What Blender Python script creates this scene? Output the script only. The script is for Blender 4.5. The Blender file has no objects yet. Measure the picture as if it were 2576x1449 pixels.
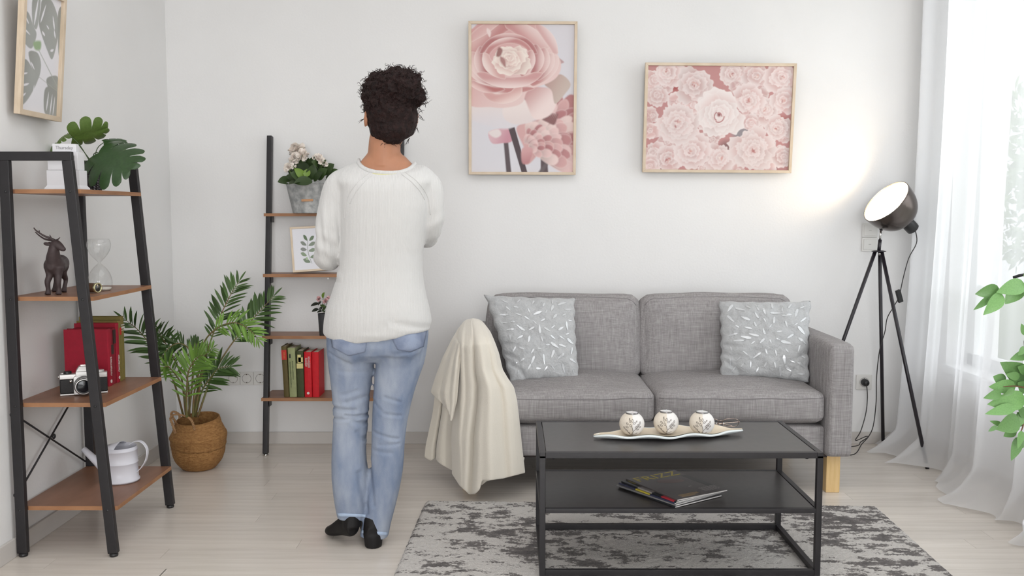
import bpy, bmesh, math, random
import numpy as np
from mathutils import Vector, Matrix, Euler
from mathutils.bvhtree import BVHTree
R = random.Random(7)
PI = math.pi
SC = bpy.context.scene
COL = SC.collection

# ------------------------------------------------------------------ camera, light, exposure
CAM_H = 1.18
PITCH = math.atan(189 / 2320)
cd = bpy.data.cameras.new('camera')
cam = bpy.data.objects.new('camera', cd)
COL.objects.link(cam)
cam.location = (0, 0, CAM_H)
cam.rotation_euler = (PI / 2 - PITCH, 0, 0)
cd.sensor_width = 36
cd.lens = 36 * 2320 / 2576
cd.clip_start = 0.05
SC.camera = cam

W = bpy.data.worlds.new('daylight')
SC.world = W
W.use_nodes = True
bg = W.node_tree.nodes['Background']
bg.inputs[0].default_value = (0.93, 0.965, 1.0, 1)
bg.inputs[1].default_value = 0.95

def area(name, loc, rot, sx, sy, power, color):
    l = bpy.data.lights.new(name, 'AREA')
    l.shape = 'RECTANGLE'; l.size = sx; l.size_y = sy
    l.energy = power; l.color = color
    o = bpy.data.objects.new(name, l)
    COL.objects.link(o); o.location = loc; o.rotation_euler = rot
    return o
# daylight through the curtained window, and an added fill light from behind the camera
area('window_daylight', (3.5, 2.9, 2.0), (0, math.radians(84), 0), 2.2, 2.6, 80, (0.94, 0.975, 1.0))
area('assumed_rear_fill', (0.5, -5.8, 1.6), (math.radians(88), 0, math.radians(0)), 3.4, 2.2, 170, (0.97, 0.982, 1.0))  # added area fill for assumed windows behind the camera, none modelled
area('overhead_fill', (0.0, 1.9, 2.70), (0, 0, 0), 2.2, 2.6, 23, (0.965, 0.98, 1.0))  # added overhead fill to brighten floor and left wall, no visible fixture

VS = SC.view_settings
VS.view_transform = 'Standard'; VS.look = 'None'; VS.gamma = 1.0
VS.use_curve_mapping = False
VS.exposure = 0.27
SC.cycles.use_denoising = True
SC.cycles.max_bounces = 10
SC.cycles.transparent_max_bounces = 24
SC.cycles.sample_clamp_indirect = 6

# ------------------------------------------------------------------ helpers
def at(x, y, Y):
    """point at depth Y seen at photograph pixel x, y (used to measure sizes)"""
    u = (x - 1288) / 2320; v = (724.5 - y) / 2320
    c, s = math.cos(PITCH), math.sin(PITCH)
    r = Vector((u, c + v * s, -s + v * c))
    t = Y / r.y
    return Vector((r.x * t, Y, CAM_H + r.z * t))

def lin(c):
    c = c / 255.0
    return c / 12.92 if c <= 0.04045 else ((c + 0.055) / 1.055) ** 2.4
def rgb(r, g, b):
    return (lin(r), lin(g), lin(b), 1.0)

MATS = {}
def nodes(m):
    return m.node_tree.nodes, m.node_tree.links
def mat(name, col, rough=0.5, metal=0.0, spec=0.5, var=0.0, vscale=8.0, vstretch=(1, 1, 1), bump=0.0, bscale=200.0,
        col2=None, lo=0.35, hi=0.65, sheen=0.0, rnd=0.0, trans=0.0, emit=None, estr=0.0, coat=0.0, detail=4, sub=0.0):
    """principled material with optional noise blend between two colours, noise bump and per-object variation"""
    m = bpy.data.materials.new(name); m.use_nodes = True
    N, L = nodes(m)
    b = N['Principled BSDF']
    b.inputs['Base Color'].default_value = col
    b.inputs['Roughness'].default_value = rough
    b.inputs['Metallic'].default_value = metal
    b.inputs['Specular IOR Level'].default_value = spec
    if sheen: b.inputs['Sheen Weight'].default_value = sheen
    if trans: b.inputs['Transmission Weight'].default_value = trans
    if coat: b.inputs['Coat Weight'].default_value = coat
    if sub:
        b.inputs['Subsurface Weight'].default_value = sub
        b.inputs['Subsurface Scale'].default_value = 0.01
    if emit:
        b.inputs['Emission Color'].default_value = emit
        b.inputs['Emission Strength'].default_value = estr
    tc = N.new('ShaderNodeTexCoord')
    out = None
    if col2 is not None or var:
        mp = N.new('ShaderNodeMapping'); mp.inputs['Scale'].default_value = vstretch
        L.new(tc.outputs['Object'], mp.inputs['Vector'])
        n = N.new('ShaderNodeTexNoise'); n.inputs['Scale'].default_value = vscale; n.inputs['Detail'].default_value = detail
        L.new(mp.outputs[0], n.inputs['Vector'])
        cr = N.new('ShaderNodeValToRGB')
        cr.color_ramp.elements[0].position = lo; cr.color_ramp.elements[1].position = hi
        if col2 is None:
            col2 = tuple(min(1, c * (1 + var)) for c in col[:3]) + (1,)
            col = tuple(c * (1 - var) for c in col[:3]) + (1,)
        cr.color_ramp.elements[0].color = col; cr.color_ramp.elements[1].color = col2
        L.new(n.outputs[0], cr.inputs[0])
        out = cr.outputs[0]
    if rnd:
        oi = N.new('ShaderNodeObjectInfo')
        mr = N.new('ShaderNodeMapRange'); mr.inputs[3].default_value = 1 - rnd; mr.inputs[4].default_value = 1 + rnd
        L.new(oi.outputs['Random'], mr.inputs[0])
        mx = N.new('ShaderNodeMix'); mx.data_type = 'RGBA'; mx.blend_type = 'MULTIPLY'; mx.inputs[0].default_value = 1
        if out: L.new(out, mx.inputs[6])
        else: mx.inputs[6].default_value = col
        L.new(mr.outputs[0], mx.inputs[7])
        out = mx.outputs[2]
    if out: L.new(out, b.inputs['Base Color'])
    if bump:
        n2 = N.new('ShaderNodeTexNoise'); n2.inputs['Scale'].default_value = bscale; n2.inputs['Detail'].default_value = 3
        L.new(tc.outputs['Object'], n2.inputs['Vector'])
        bp = N.new('ShaderNodeBump'); bp.inputs['Strength'].default_value = bump; bp.inputs['Distance'].default_value = 0.004
        L.new(n2.outputs[0], bp.inputs['Height']); L.new(bp.outputs[0], b.inputs['Normal'])
    MATS[name] = m
    return m

def attr_mat(name, rough=0.5):
    m = bpy.data.materials.new(name); m.use_nodes = True
    N, L = nodes(m); b = N['Principled BSDF']; b.inputs['Roughness'].default_value = rough
    a = N.new('ShaderNodeAttribute'); a.attribute_name = 'print'
    L.new(a.outputs['Color'], b.inputs['Base Color'])
    return m

class MB:
    """collects boxes, tubes, lathes and prisms and links them as ONE mesh object"""
    def __init__(s):
        s.v = []; s.f = []
    def add(s, vs, fs):
        k = len(s.v); s.v += [tuple(v) for v in vs]; s.f += [tuple(i + k for i in f) for f in fs]
        return s
    def box(s, x0, x1, y0, y1, z0, z1, M=None):
        vs = [Vector((x, y, z)) for z in (z0, z1) for y in (y0, y1) for x in (x0, x1)]
        if M: vs = [M @ v for v in vs]
        return s.add(vs, [(0, 2, 3, 1), (4, 5, 7, 6), (0, 1, 5, 4), (2, 6, 7, 3), (0, 4, 6, 2), (1, 3, 7, 5)])
    def bar(s, a, b, w, d, up=(0, 1, 0)):
        """rectangular bar a-b; w across, d along up"""
        a = Vector(a); b = Vector(b); t = (b - a).normalized()
        u = Vector(up); u = (u - t * u.dot(t)).normalized(); x = t.cross(u)
        vs = [p + x * (w / 2 * i) + u * (d / 2 * j) for p in (a, b) for j in (-1, 1) for i in (-1, 1)]
        return s.add(vs, [(0, 2, 3, 1), (4, 5, 7, 6), (0, 1, 5, 4), (2, 6, 7, 3), (0, 4, 6, 2), (1, 3, 7, 5)])
    def tube(s, pts, r, n=10, cap=True, closed=False, squash=None):
        pts = [Vector(p) for p in pts]; m = len(pts)
        rs = r if isinstance(r, (list, tuple)) else [r] * m
        prev = None; rings = []
        for i, p in enumerate(pts):
            if closed: t = pts[(i + 1) % m] - pts[i - 1]
            else: t = pts[min(i + 1, m - 1)] - pts[max(i - 1, 0)]
            t = t.normalized() if t.length > 1e-9 else Vector((0, 0, 1))
            if prev is None:
                a = Vector((0, 0, 1)) if abs(t.z) < 0.9 else Vector((1, 0, 0))
                u = (a - t * a.dot(t)).normalized()
            else:
                u = (prev - t * prev.dot(t))
                u = u.normalized() if u.length > 1e-6 else prev
            prev = u; w = t.cross(u)
            q = squash or (1, 1)
            rings.append([p + u * (math.cos(2 * PI * k / n) * rs[i] * q[0]) + w * (math.sin(2 * PI * k / n) * rs[i] * q[1]) for k in range(n)])
        vs = [v for rg in rings for v in rg]; fs = []
        for i in range(m if closed else m - 1):
            j = (i + 1) % m
            for k in range(n):
                fs.append((i * n + k, i * n + (k + 1) % n, j * n + (k + 1) % n, j * n + k))
        if cap and not closed:
            fs.append(tuple(reversed(range(n)))); fs.append(tuple((m - 1) * n + k for k in range(n)))
        return s.add(vs, fs)
    def loft(s, rings, cap=True, closed=True):
        n = len(rings[0]); vs = [v for rg in rings for v in rg]; fs = []
        for i in range(len(rings) - 1):
            for k in range(n if closed else n - 1):
                fs.append((i * n + k, i * n + (k + 1) % n, (i + 1) * n + (k + 1) % n, (i + 1) * n + k))
        if cap:
            fs.append(tuple(reversed(range(n)))); fs.append(tuple((len(rings) - 1) * n + k for k in range(n)))
        return s.add(vs, fs)
    def lathe(s, prof, n=32, M=None, cap=True):
        rings = [[Vector((r * math.cos(2 * PI * k / n), r * math.sin(2 * PI * k / n), z)) for k in range(n)] for r, z in prof]
        if M: rings = [[M @ v for v in rg] for rg in rings]
        return s.loft(rings, cap)
    def ball(s, c, rx, ry=None, rz=None, n=16, m=10, M=None):
        ry = ry or rx; rz = rz or rx; c = Vector(c)
        rings = []
        for i in range(m + 1):
            a = -PI / 2 + PI * (i + 0.02) / (m + 0.04)
            rg = [Vector((rx * math.cos(a) * math.cos(2 * PI * k / n), ry * math.cos(a) * math.sin(2 * PI * k / n), rz * math.sin(a))) for k in range(n)]
            if M: rg = [M @ v for v in rg]
            rings.append([v + c for v in rg])
        return s.loft(rings, True)
    def prism(s, poly, h, M):
        """poly in local xy extruded by h along local z, mapped by M"""
        n = len(poly)
        vs = [M @ Vector((x, y, 0)) for x, y in poly] + [M @ Vector((x, y, h)) for x, y in poly]
        fs = [tuple(reversed(range(n))), tuple(range(n, 2 * n))] + [(i, (i + 1) % n, n + (i + 1) % n, n + i) for i in range(n)]
        return s.add(vs, fs)
    def grid(s, nu, nv, fn, wrap=False):
        vs = [fn(i / (nu - 1) if not wrap else i / nu, j / (nv - 1)) for j in range(nv) for i in range(nu)]
        fs = []
        for j in range(nv - 1):
            for i in range(nu if wrap else nu - 1):
                k = (i + 1) % nu
                fs.append((j * nu + i, j * nu + k, (j + 1) * nu + k, (j + 1) * nu + i))
        return s.add(vs, fs)
    def mesh(s, name, off=None):
        me = bpy.data.meshes.new(name)
        vs = s.v if off is None else [(a - off[0], b - off[1], c - off[2]) for a, b, c in s.v]
        me.from_pydata(vs, [], s.f); me.update()
        bm = bmesh.new(); bm.from_mesh(me); bmesh.ops.recalc_face_normals(bm, faces=bm.faces); bm.to_mesh(me); bm.free()
        return me
    def build(s, name, m, parent=None, smooth=False, bevel=0.0, seg=2, solid=0.0, sub=0, world=True):
        off = origin(parent) if (parent and world) else None
        me = s.mesh(name, off)
        return link(name, me, m, parent, smooth, bevel, seg, solid, sub)

def origin(o):
    v = Vector((0, 0, 0))
    while o: v += o.location; o = o.parent
    return v

def link(name, me, m, parent=None, smooth=False, bevel=0.0, seg=2, solid=0.0, sub=0):
    o = bpy.data.objects.new(name, me); COL.objects.link(o)
    if m and not me.materials: me.materials.append(m)
    if parent: o.parent = parent
    if smooth:
        me.polygons.foreach_set('use_smooth', [True] * len(me.polygons))
    if solid:
        md = o.modifiers.new('solid', 'SOLIDIFY'); md.thickness = solid; md.offset = 0
    if bevel:
        md = o.modifiers.new('bevel', 'BEVEL'); md.width = bevel; md.segments = seg; md.limit_method = 'ANGLE'; md.angle_limit = 0.6
        me.polygons.foreach_set('use_smooth', [True] * len(me.polygons))
        wn = o.modifiers.new('wn', 'WEIGHTED_NORMAL'); wn.keep_sharp = True
    if sub:
        md = o.modifiers.new('sub', 'SUBSURF'); md.levels = sub; md.render_levels = sub
    return o

def tag(o, label=None, cat=None, group=None, kind=None):
    if label: o['label'] = label
    if cat: o['category'] = cat
    if group: o['group'] = group
    if kind: o['kind'] = kind
    return o
def thing(name, label, cat, loc=(0, 0, 0), group=None):
    o = bpy.data.objects.new(name, None); COL.objects.link(o); o.location = loc
    o.empty_display_size = 0.05
    return tag(o, label, cat, group)
def struct(o):
    o['kind'] = 'structure'; return o

def bake(mb, mods, name, m, parent=None, smooth=True, post=None):
    """mesh with modifiers applied -> linked object"""
    me = mb.mesh('tmp') if isinstance(mb, MB) else mb
    t = bpy.data.objects.new('tmp', me); COL.objects.link(t)
    for kind, kw in mods:
        md = t.modifiers.new(kind, kind)
        for k, v in kw.items(): setattr(md, k, v)
    dg = bpy.context.evaluated_depsgraph_get()
    out = bpy.data.meshes.new_from_object(t.evaluated_get(dg))
    bpy.data.objects.remove(t)
    out.name = name
    if post: post(out)
    if parent:
        out.transform(Matrix.Translation(-origin(parent)))
    out.materials.clear()
    return link(name, out, m, parent, smooth)

def noise3(p, sc, seed=0.0):
    from mathutils import noise as mn
    return mn.noise(Vector((p[0] * sc[0] + seed, p[1] * sc[1] + seed * 1.7, p[2] * sc[2] - seed)))

def text_mesh(txt, size, m, name, parent, M, thick=0.0003, align='CENTER', sx=1.0):
    cu = bpy.data.curves.new('t', 'FONT'); cu.body = txt; cu.size = size; cu.align_x = align; cu.align_y = 'CENTER'; cu.extrude = thick
    cu.resolution_u = 3
    t = bpy.data.objects.new('t', cu); COL.objects.link(t)
    dg = bpy.context.evaluated_depsgraph_get()
    me = bpy.data.meshes.new_from_object(t.evaluated_get(dg))
    bpy.data.objects.remove(t)
    me.transform(M @ Matrix.Diagonal((sx, 1, 1, 1)))
    me.name = name; me.materials.clear()
    return link(name, me, m, parent)

# frame of a plane: local x, y, z axes as columns plus origin
def frame(o, x, y):
    x = Vector(x).normalized(); y = Vector(y); y = (y - x * y.dot(x)).normalized(); z = x.cross(y)
    return Matrix(((x.x, y.x, z.x, o[0]), (x.y, y.y, z.y, o[1]), (x.z, y.z, z.z, o[2]), (0, 0, 0, 1)))

def spline(pts, n):
    """Catmull-Rom through points (any dimension) sampled n times"""
    P = np.array([list(p) for p in pts], float); m = len(P)
    out = []
    for i in range(n):
        t = i / (n - 1) * (m - 1); k = min(int(t), m - 2); f = t - k
        p0 = P[max(k - 1, 0)]; p1 = P[k]; p2 = P[k + 1]; p3 = P[min(k + 2, m - 1)]
        out.append(0.5 * ((2 * p1) + (-p0 + p2) * f + (2 * p0 - 5 * p1 + 4 * p2 - p3) * f * f + (-p0 + 3 * p1 - 3 * p2 + p3) * f ** 3))
    return out
def sp3(pts, n): return [Vector(p) for p in spline(pts, n)]

# ------------------------------------------------------------------ materials
M_wall = mat('wall_paint', rgb(232, 231, 230), 0.75, var=0.012, vscale=3, bump=0.12, bscale=90)
M_ceil = mat('ceiling_paint', rgb(238, 237, 235), 0.8)
M_base = mat('baseboard_paint', rgb(205, 200, 195), 0.5, var=0.02)
M_black = mat('black_metal', rgb(38, 36, 38), 0.42, spec=0.4, var=0.08, vscale=30)
M_blackmat = mat('black_laminate', rgb(60, 56, 55), 0.34, spec=0.7, var=0.1, vscale=40)
M_oak = mat('pale_oak', rgb(205, 185, 160), 0.5, col2=rgb(216, 198, 175), vscale=14, vstretch=(1, 1, 6))
M_glass = mat('clear_glass', (1, 1, 1, 1), 0.0, trans=1.0)
M_glass.node_tree.nodes['Principled BSDF'].inputs['IOR'].default_value = 1.45
M_white = mat('white_plastic', rgb(232, 231, 228), 0.35)
M_dark = mat('dark_plastic', rgb(28, 27, 28), 0.4)
M_chrome = mat('chrome', rgb(205, 203, 200), 0.15, metal=1.0)
def thin_glass(name, ior=1.45, tint=(1, 1, 1, 1), gain=1.0):
    m = bpy.data.materials.new(name); m.use_nodes = True
    N, L = nodes(m); N.remove(N['Principled BSDF'])
    tr = N.new('ShaderNodeBsdfTransparent'); tr.inputs[0].default_value = tint
    gl = N.new('ShaderNodeBsdfGlossy'); gl.inputs['Roughness'].default_value = 0.02
    lw = N.new('ShaderNodeLayerWeight'); lw.inputs[0].default_value = 0.5
    pw = N.new('ShaderNodeMath'); pw.operation = 'POWER'; pw.inputs[1].default_value = 4.0
    L.new(lw.outputs['Facing'], pw.inputs[0])
    fr = N.new('ShaderNodeMapRange'); fr.inputs[3].default_value = ((ior - 1) / (ior + 1)) ** 2 * 1.6; fr.inputs[4].default_value = 0.75 * gain
    L.new(pw.outputs[0], fr.inputs[0])
    mx = N.new('ShaderNodeMixShader')
    L.new(fr.outputs[0], mx.inputs[0]); L.new(tr.outputs[0], mx.inputs[1]); L.new(gl.outputs[0], mx.inputs[2])
    L.new(mx.outputs[0], N['Material Output'].inputs[0])
    return m
M_pane = thin_glass('window_glass')

# ------------------------------------------------------------------ room shell
XL, XR, YB, ZC = -1.716, 2.10, 4.655, 2.75
YF = -6.0
o = struct(MB().box(XL - 0.15, XR + 0.25, YB, YB + 0.15, -0.1, ZC + 0.1).build('wall_back', M_wall))
o = struct(MB().box(XL - 0.15, XL, YF, YB, -0.1, ZC + 0.1).build('wall_left', M_wall))
o = struct(MB().box(XL - 0.15, XR + 0.25, YF, YB + 0.15, ZC, ZC + 0.1).build('ceiling', M_ceil))
WY0, WY1, WZ0, WZ1 = 1.9, 4.42, 0.45, 2.45       # window opening in the right wall
mb = MB()
mb.box(XR, XR + 0.25, YF, WY0, 0, ZC); mb.box(XR, XR + 0.25, WY1, YB, 0, ZC)
mb.box(XR, XR + 0.25, WY0, WY1, 0, WZ0); mb.box(XR, XR + 0.25, WY0, WY1, WZ1, ZC)
struct(mb.build('wall_right', M_wall))
# skirting
b = struct(MB().box(XL, XR, YB - 0.012, YB, 0, 0.062).build('baseboard_back', M_base, bevel=0.002))
b = struct(MB().box(XL, XL + 0.011, YF, YB - 0.012, 0, 0.066).build('baseboard_left', M_base, bevel=0.002))
b = struct(MB().box(XR - 0.012, XR, YF, YB - 0.012, 0, 0.062).build('baseboard_right', M_base, bevel=0.002))
# window with frame, sashes, panes and sill
M_frame = mat('window_paint', rgb(235, 236, 236), 0.4)
win = struct(thing('window_1', None, None, (XR + 0.12, (WY0 + WY1) / 2, WZ0)))
mb = MB(); a, bb = XR + 0.10, XR + 0.16
mb.box(a, bb, WY0, WY1, WZ0, WZ0 + 0.06); mb.box(a, bb, WY0, WY1, WZ1 - 0.06, WZ1)
mb.box(a, bb, WY0, WY0 + 0.06, WZ0, WZ1); mb.box(a, bb, WY1 - 0.06, WY1, WZ0, WZ1)
for y in (2.75, 3.62): mb.box(a, bb, y - 0.05, y + 0.05, WZ0, WZ1)
mb.build('window_frame', M_frame, win, bevel=0.004)
for y0, y1 in ((WY0 + 0.06, 2.70), (2.80, 3.57), (3.67, WY1 - 0.06)):
    MB().box(XR + 0.127, XR + 0.133, y0, y1, WZ0 + 0.06, WZ1 - 0.06).build('pane', M_pane, win)
MB().box(XR + 0.115, XR + 0.145, 3.67, WY1 - 0.06, 0.80, 0.84).build('glazing_bar', M_frame, win, bevel=0.003)
MB().box(XR - 0.022, XR + 0.27, WY0 - 0.002, WY1 + 0.002, WZ0 - 0.035, WZ0 + 0.004).build('window_sill', M_frame, win, bevel=0.006)

# floor: pale laminate planks with fine open joints
M_plank = mat('pale_laminate', rgb(210, 201, 191), 0.27, spec=0.5, col2=rgb(223, 215, 206), vscale=3.0, vstretch=(0.9, 14, 1), lo=0.3, hi=0.7, rnd=0.045, detail=6)
M_joint = mat('plank_joint', rgb(150, 138, 125), 0.8)
fl = struct(MB().box(XL - 0.15, XR + 0.25, YF, YB + 0.15, -0.05, -0.004).build('floor', M_joint))
cell = {}
rows = 0; y = YB
PW = 0.093
while y > 0.9:
    x = XL - (R.random() * 1.1)
    while x < XR:
        x0, x1 = max(x, XL), min(x + 1.2, XR)
        if x1 - x0 > 0.03:
            key = round(x1 - x0, 2)
            if key not in cell:
                cell[key] = MB().box(-(x1 - x0) / 2 + 0.0004, (x1 - x0) / 2 - 0.0004, -PW / 2 + 0.0004, PW / 2 - 0.0004, -0.004, 0.0).mesh('plank')
                cell[key].materials.append(M_plank)
            p = bpy.data.objects.new('plank', cell[key]); COL.objects.link(p); p.parent = fl
            p.location = ((x0 + x1) / 2, y - PW / 2, 0)
        x += 1.2
    y -= PW
MB().box(XL, XR, YF, y, -0.004, 0).build('plank_strip', M_plank, fl)['kind'] = 'stuff'

# outside: a leafy shrub some way beyond the window
M_shrub = mat('shrub_leaf', rgb(150, 178, 118), 0.6, rnd=0.1)
mb = MB(); rr = random.Random(3)
for i in range(2600):
    a = rr.uniform(0, 2 * PI); q = rr.random() ** 0.4; ph = rr.uniform(-1, 1)
    c = Vector((5.4 + 0.9 * q * math.cos(a), 8.4 + 1.5 * q * math.sin(a), 1.55 + 1.1 * ph * math.sqrt(max(0.05, 1 - q * q * 0.6))))
    d = Vector((rr.gauss(0, 1), rr.gauss(0, 1), rr.gauss(0, 1))).normalized() * 0.07
    e = d.cross(Vector((rr.gauss(0, 1), rr.gauss(0, 1), rr.gauss(0, 1)))).normalized() * 0.03
    mb.add([c - d, c + e, c + d, c - e], [(0, 1, 2, 3)])
sh = thing('garden_shrub', 'leafy green shrub outside, seen faintly through the window and white curtain', 'shrub', (5.4, 8.4, 0))
f = mb.build('foliage', M_shrub, sh); f['kind'] = 'stuff'
MB().tube([(5.4, 8.4, -0.1), (5.45, 8.4, 0.6), (5.4, 8.42, 1.3)], [0.06, 0.05, 0.03], 8).build('trunk', mat('bark', rgb(95, 78, 62), 0.9), sh, smooth=True)
g = struct(MB().box(XR + 0.25, 14, -2, 16, -0.2, -0.12).build('garden_ground', mat('lawn', rgb(120, 140, 90), 0.9, var=0.2)))

# ------------------------------------------------------------------ sheer curtain
def curtain_mat():
    m = bpy.data.materials.new('sheer_voile'); m.use_nodes = True
    N, L = nodes(m); N.remove(N['Principled BSDF'])
    tr = N.new('ShaderNodeBsdfTransparent'); tl = N.new('ShaderNodeBsdfTranslucent'); df = N.new('ShaderNodeBsdfDiffuse')
    tl.inputs[0].default_value = (0.95, 0.955, 0.97, 1); df.inputs[0].default_value = (0.93, 0.935, 0.95, 1)
    m1 = N.new('ShaderNodeMixShader'); m1.inputs[0].default_value = 0.42
    L.new(tl.outputs[0], m1.inputs[1]); L.new(df.outputs[0], m1.inputs[2])
    lw = N.new('ShaderNodeLayerWeight'); lw.inputs[0].default_value = 0.35
    mr = N.new('ShaderNodeMapRange'); mr.inputs[3].default_value = 0.66; mr.inputs[4].default_value = 0.9
    L.new(lw.outputs['Facing'], mr.inputs[0])
    m2 = N.new('ShaderNodeMixShader'); L.new(mr.outputs[0], m2.inputs[0])
    L.new(tr.outputs[0], m2.inputs[1]); L.new(m1.outputs[0], m2.inputs[2])
    L.new(m2.outputs[0], N['Material Output'].inputs[0])
    return m
M_voile = curtain_mat()
def curtain_fn(u, v):
    Y = 4.61 - 2.95 * u
    z = 2.66 * (1 - v)
    k = v ** 2.2
    ph = u * 2 * PI * 12.8 + 1.3 * math.sin(u * 11.5) + 0.35 * math.sin(v * 3 + u * 23)
    amp = 0.036 + 0.02 * math.sin(u * 17 + 1)
    x = 2.018 + amp * math.sin(ph) + 0.014 * math.sin(2.3 * ph + 1.1) - 0.11 * k * (0.6 + 0.55 * u) + 0.018 * math.sin(u * 31 + v * 2.0) * v
    Y += 0.02 * math.cos(ph) * (1 - 0.3 * v) - 0.05 * v * math.sin(u * PI)
    if v > 0.955:                                             # hem spreads on the floor
        w = (v - 0.955) / 0.045
        x -= (0.10 + 0.06 * math.sin(u * 26) + 0.04 * math.sin(u * 57 + 1)) * w
        z = 2.66 * 0.045 * max(0.0, 1 - w) ** 1.6 + 0.006 + 0.012 * abs(math.sin(u * 60 + 3 * w))
    if x > 2.07: x = 2.07
    return (x, min(Y, 4.632), max(z, 0.004))
cu = MB().grid(540, 70, curtain_fn).build('sheer_curtain', M_voile, smooth=True, world=False)
tag(cu, 'sheer white floor-length curtain hanging in soft folds along the right wall', 'curtain')

# ------------------------------------------------------------------ rug
def rug_mat():
    m = bpy.data.materials.new('rug_pile'); m.use_nodes = True
    N, L = nodes(m); b = N['Principled BSDF']; b.inputs['Roughness'].default_value = 0.95
    b.inputs['Sheen Weight'].default_value = 0.15
    tc = N.new('ShaderNodeTexCoord')
    def noise(scale, stretch, det, rough=0.6):
        mp = N.new('ShaderNodeMapping'); mp.inputs['Scale'].default_value = stretch; L.new(tc.outputs['Object'], mp.inputs[0])
        n = N.new('ShaderNodeTexNoise'); n.inputs['Scale'].default_value = scale; n.inputs['Detail'].default_value = det; n.inputs['Roughness'].default_value = rough
        L.new(mp.outputs[0], n.inputs['Vector']); return n.outputs[0]
    a = noise(12.5, (0.72, 1.3, 1), 12, 0.72); c = noise(40, (0.5, 1.7, 1), 3); d = noise(1.6, (1.0, 0.8, 1), 1)
    def math_(op, x, y):
        q = N.new('ShaderNodeMath'); q.operation = op
        for i, s in enumerate((x, y)):
            if isinstance(s, (int, float)): q.inputs[i].default_value = s
            else: L.new(s, q.inputs[i])
        return q.outputs[0]
    sep = N.new('ShaderNodeSeparateXYZ'); L.new(tc.outputs['Object'], sep.inputs[0])
    t = math_('ADD', math_('MULTIPLY', a, 0.62), math_('MULTIPLY', c, 0.20))
    t = math_('ADD', t, math_('MULTIPLY', d, 0.18))
    t = math_('ADD', t, math_('MULTIPLY', sep.outputs[0], 0.022))
    cr = N.new('ShaderNodeValToRGB'); e = cr.color_ramp.elements
    e[0].position = 0.506; e[0].color = rgb(204, 199, 194); e[1].position = 0.524; e[1].color = rgb(112, 106, 103)
    q = e.new(0.60); q.color = rgb(80, 75, 74)
    L.new(t, cr.inputs[0])
    fine = noise(260, (1, 1, 1), 2)
    mx = N.new('ShaderNodeMix'); mx.data_type = 'RGBA'; mx.blend_type = 'MULTIPLY'; mx.inputs[0].default_value = 0.35
    L.new(cr.outputs[0], mx.inputs[6])
    mr = N.new('ShaderNodeMapRange'); mr.inputs[1].default_value = 0.3; mr.inputs[2].default_value = 0.7; mr.inputs[3].default_value = 0.7; mr.inputs[4].default_value = 1.15
    L.new(fine, mr.inputs[0]); L.new(mr.outputs[0], mx.inputs[7]); L.new(mx.outputs[2], b.inputs['Base Color'])
    bp = N.new('ShaderNodeBump'); bp.inputs['Strength'].default_value = 0.7; bp.inputs['Distance'].default_value = 0.006
    L.new(fine, bp.inputs['Height']); L.new(bp.outputs[0], b.inputs['Normal'])
    return m
RW, RL = 1.815, 1.55
rr = random.Random(5)
def rug_fn(u, v):
    x = (u - 0.5) * RW; y = (v - 0.5) * RL
    ex = min(u, 1 - u) * RW; ey = min(v, 1 - v) * RL
    c = 0.05                                                   # rounded corners
    if ex < c and ey < c:
        dx, dy = c - ex, c - ey; d = math.hypot(dx, dy)
        if d > c:
            s = c / d; x = math.copysign(RW / 2 - c + dx * s, x); y = math.copysign(RL / 2 - c + dy * s, y)
    e = min(ex, ey)
    z = 0.013 * min(1, max(0.0, e / 0.014)) ** 0.5 + 0.0022 * rr.uniform(-1, 1)
    if e < 1e-6: z = 0.0005; x += rr.uniform(-0.003, 0.003); y += rr.uniform(-0.003, 0.003)
    return (x, y, max(z, 0.0005))
rug = MB().grid(330, 280, rug_fn).build('rug', rug_mat(), smooth=True, world=False)
rug.rotation_euler.z = -0.04
rug.location = (0.522, 3.646 - RL / 2, 0.0005)
tag(rug, 'short-pile grey rug with dark blotchy abstract pattern under the coffee table', 'rug')

# ------------------------------------------------------------------ sofa
def fabric(name, c1, c2, c3):
    m = bpy.data.materials.new(name); m.use_nodes = True
    N, L = nodes(m); b = N['Principled BSDF']; b.inputs['Roughness'].default_value = 0.92; b.inputs['Specular IOR Level'].default_value = 0.2
    tc = N.new('ShaderNodeTexCoord')
    def noise(stretch, scale=1.0, det=2):
        mp = N.new('ShaderNodeMapping'); mp.inputs['Scale'].default_value = stretch; L.new(tc.outputs['Object'], mp.inputs[0])
        n = N.new('ShaderNodeTexNoise'); n.inputs['Scale'].default_value = scale; n.inputs['Detail'].default_value = det
        L.new(mp.outputs[0], n.inputs['Vector']); return n.outputs[0]
    a = noise((340, 80, 16)); c = noise((16, 280, 340)); d = noise((110, 110, 7)); e2 = noise((6, 90, 120))
    def ad(x, y, op='ADD'):
        q = N.new('ShaderNodeMath'); q.operation = op
        for i, s in enumerate((x, y)):
            if isinstance(s, (int, float)): q.inputs[i].default_value = s
            else: L.new(s, q.inputs[i])
        return q.outputs[0]
    s1 = ad(a, c); s2 = ad(d, e2); t = ad(ad(s1, 0.32, 'MULTIPLY'), ad(s2, 0.18, 'MULTIPLY'))
    cr = N.new('ShaderNodeValToRGB'); el = cr.color_ramp.elements
    el[0].position = 0.36; el[0].color = c1; el[1].position = 0.64; el[1].color = c3; q = el.new(0.5); q.color = c2
    L.new(t, cr.inputs[0]); L.new(cr.outputs[0], b.inputs['Base Color'])
    bp = N.new('ShaderNodeBump'); bp.inputs['Strength'].default_value = 0.25; bp.inputs['Distance'].default_value = 0.003
    L.new(s1, bp.inputs['Height']); L.new(bp.outputs[0], b.inputs['Normal'])
    return m
M_sofa = fabric('grey_weave', rgb(130, 126, 126), rgb(151, 147, 147), rgb(170, 167, 166))
M_welt = mat('seam_welt', rgb(128, 124, 125), 0.9)
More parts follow.
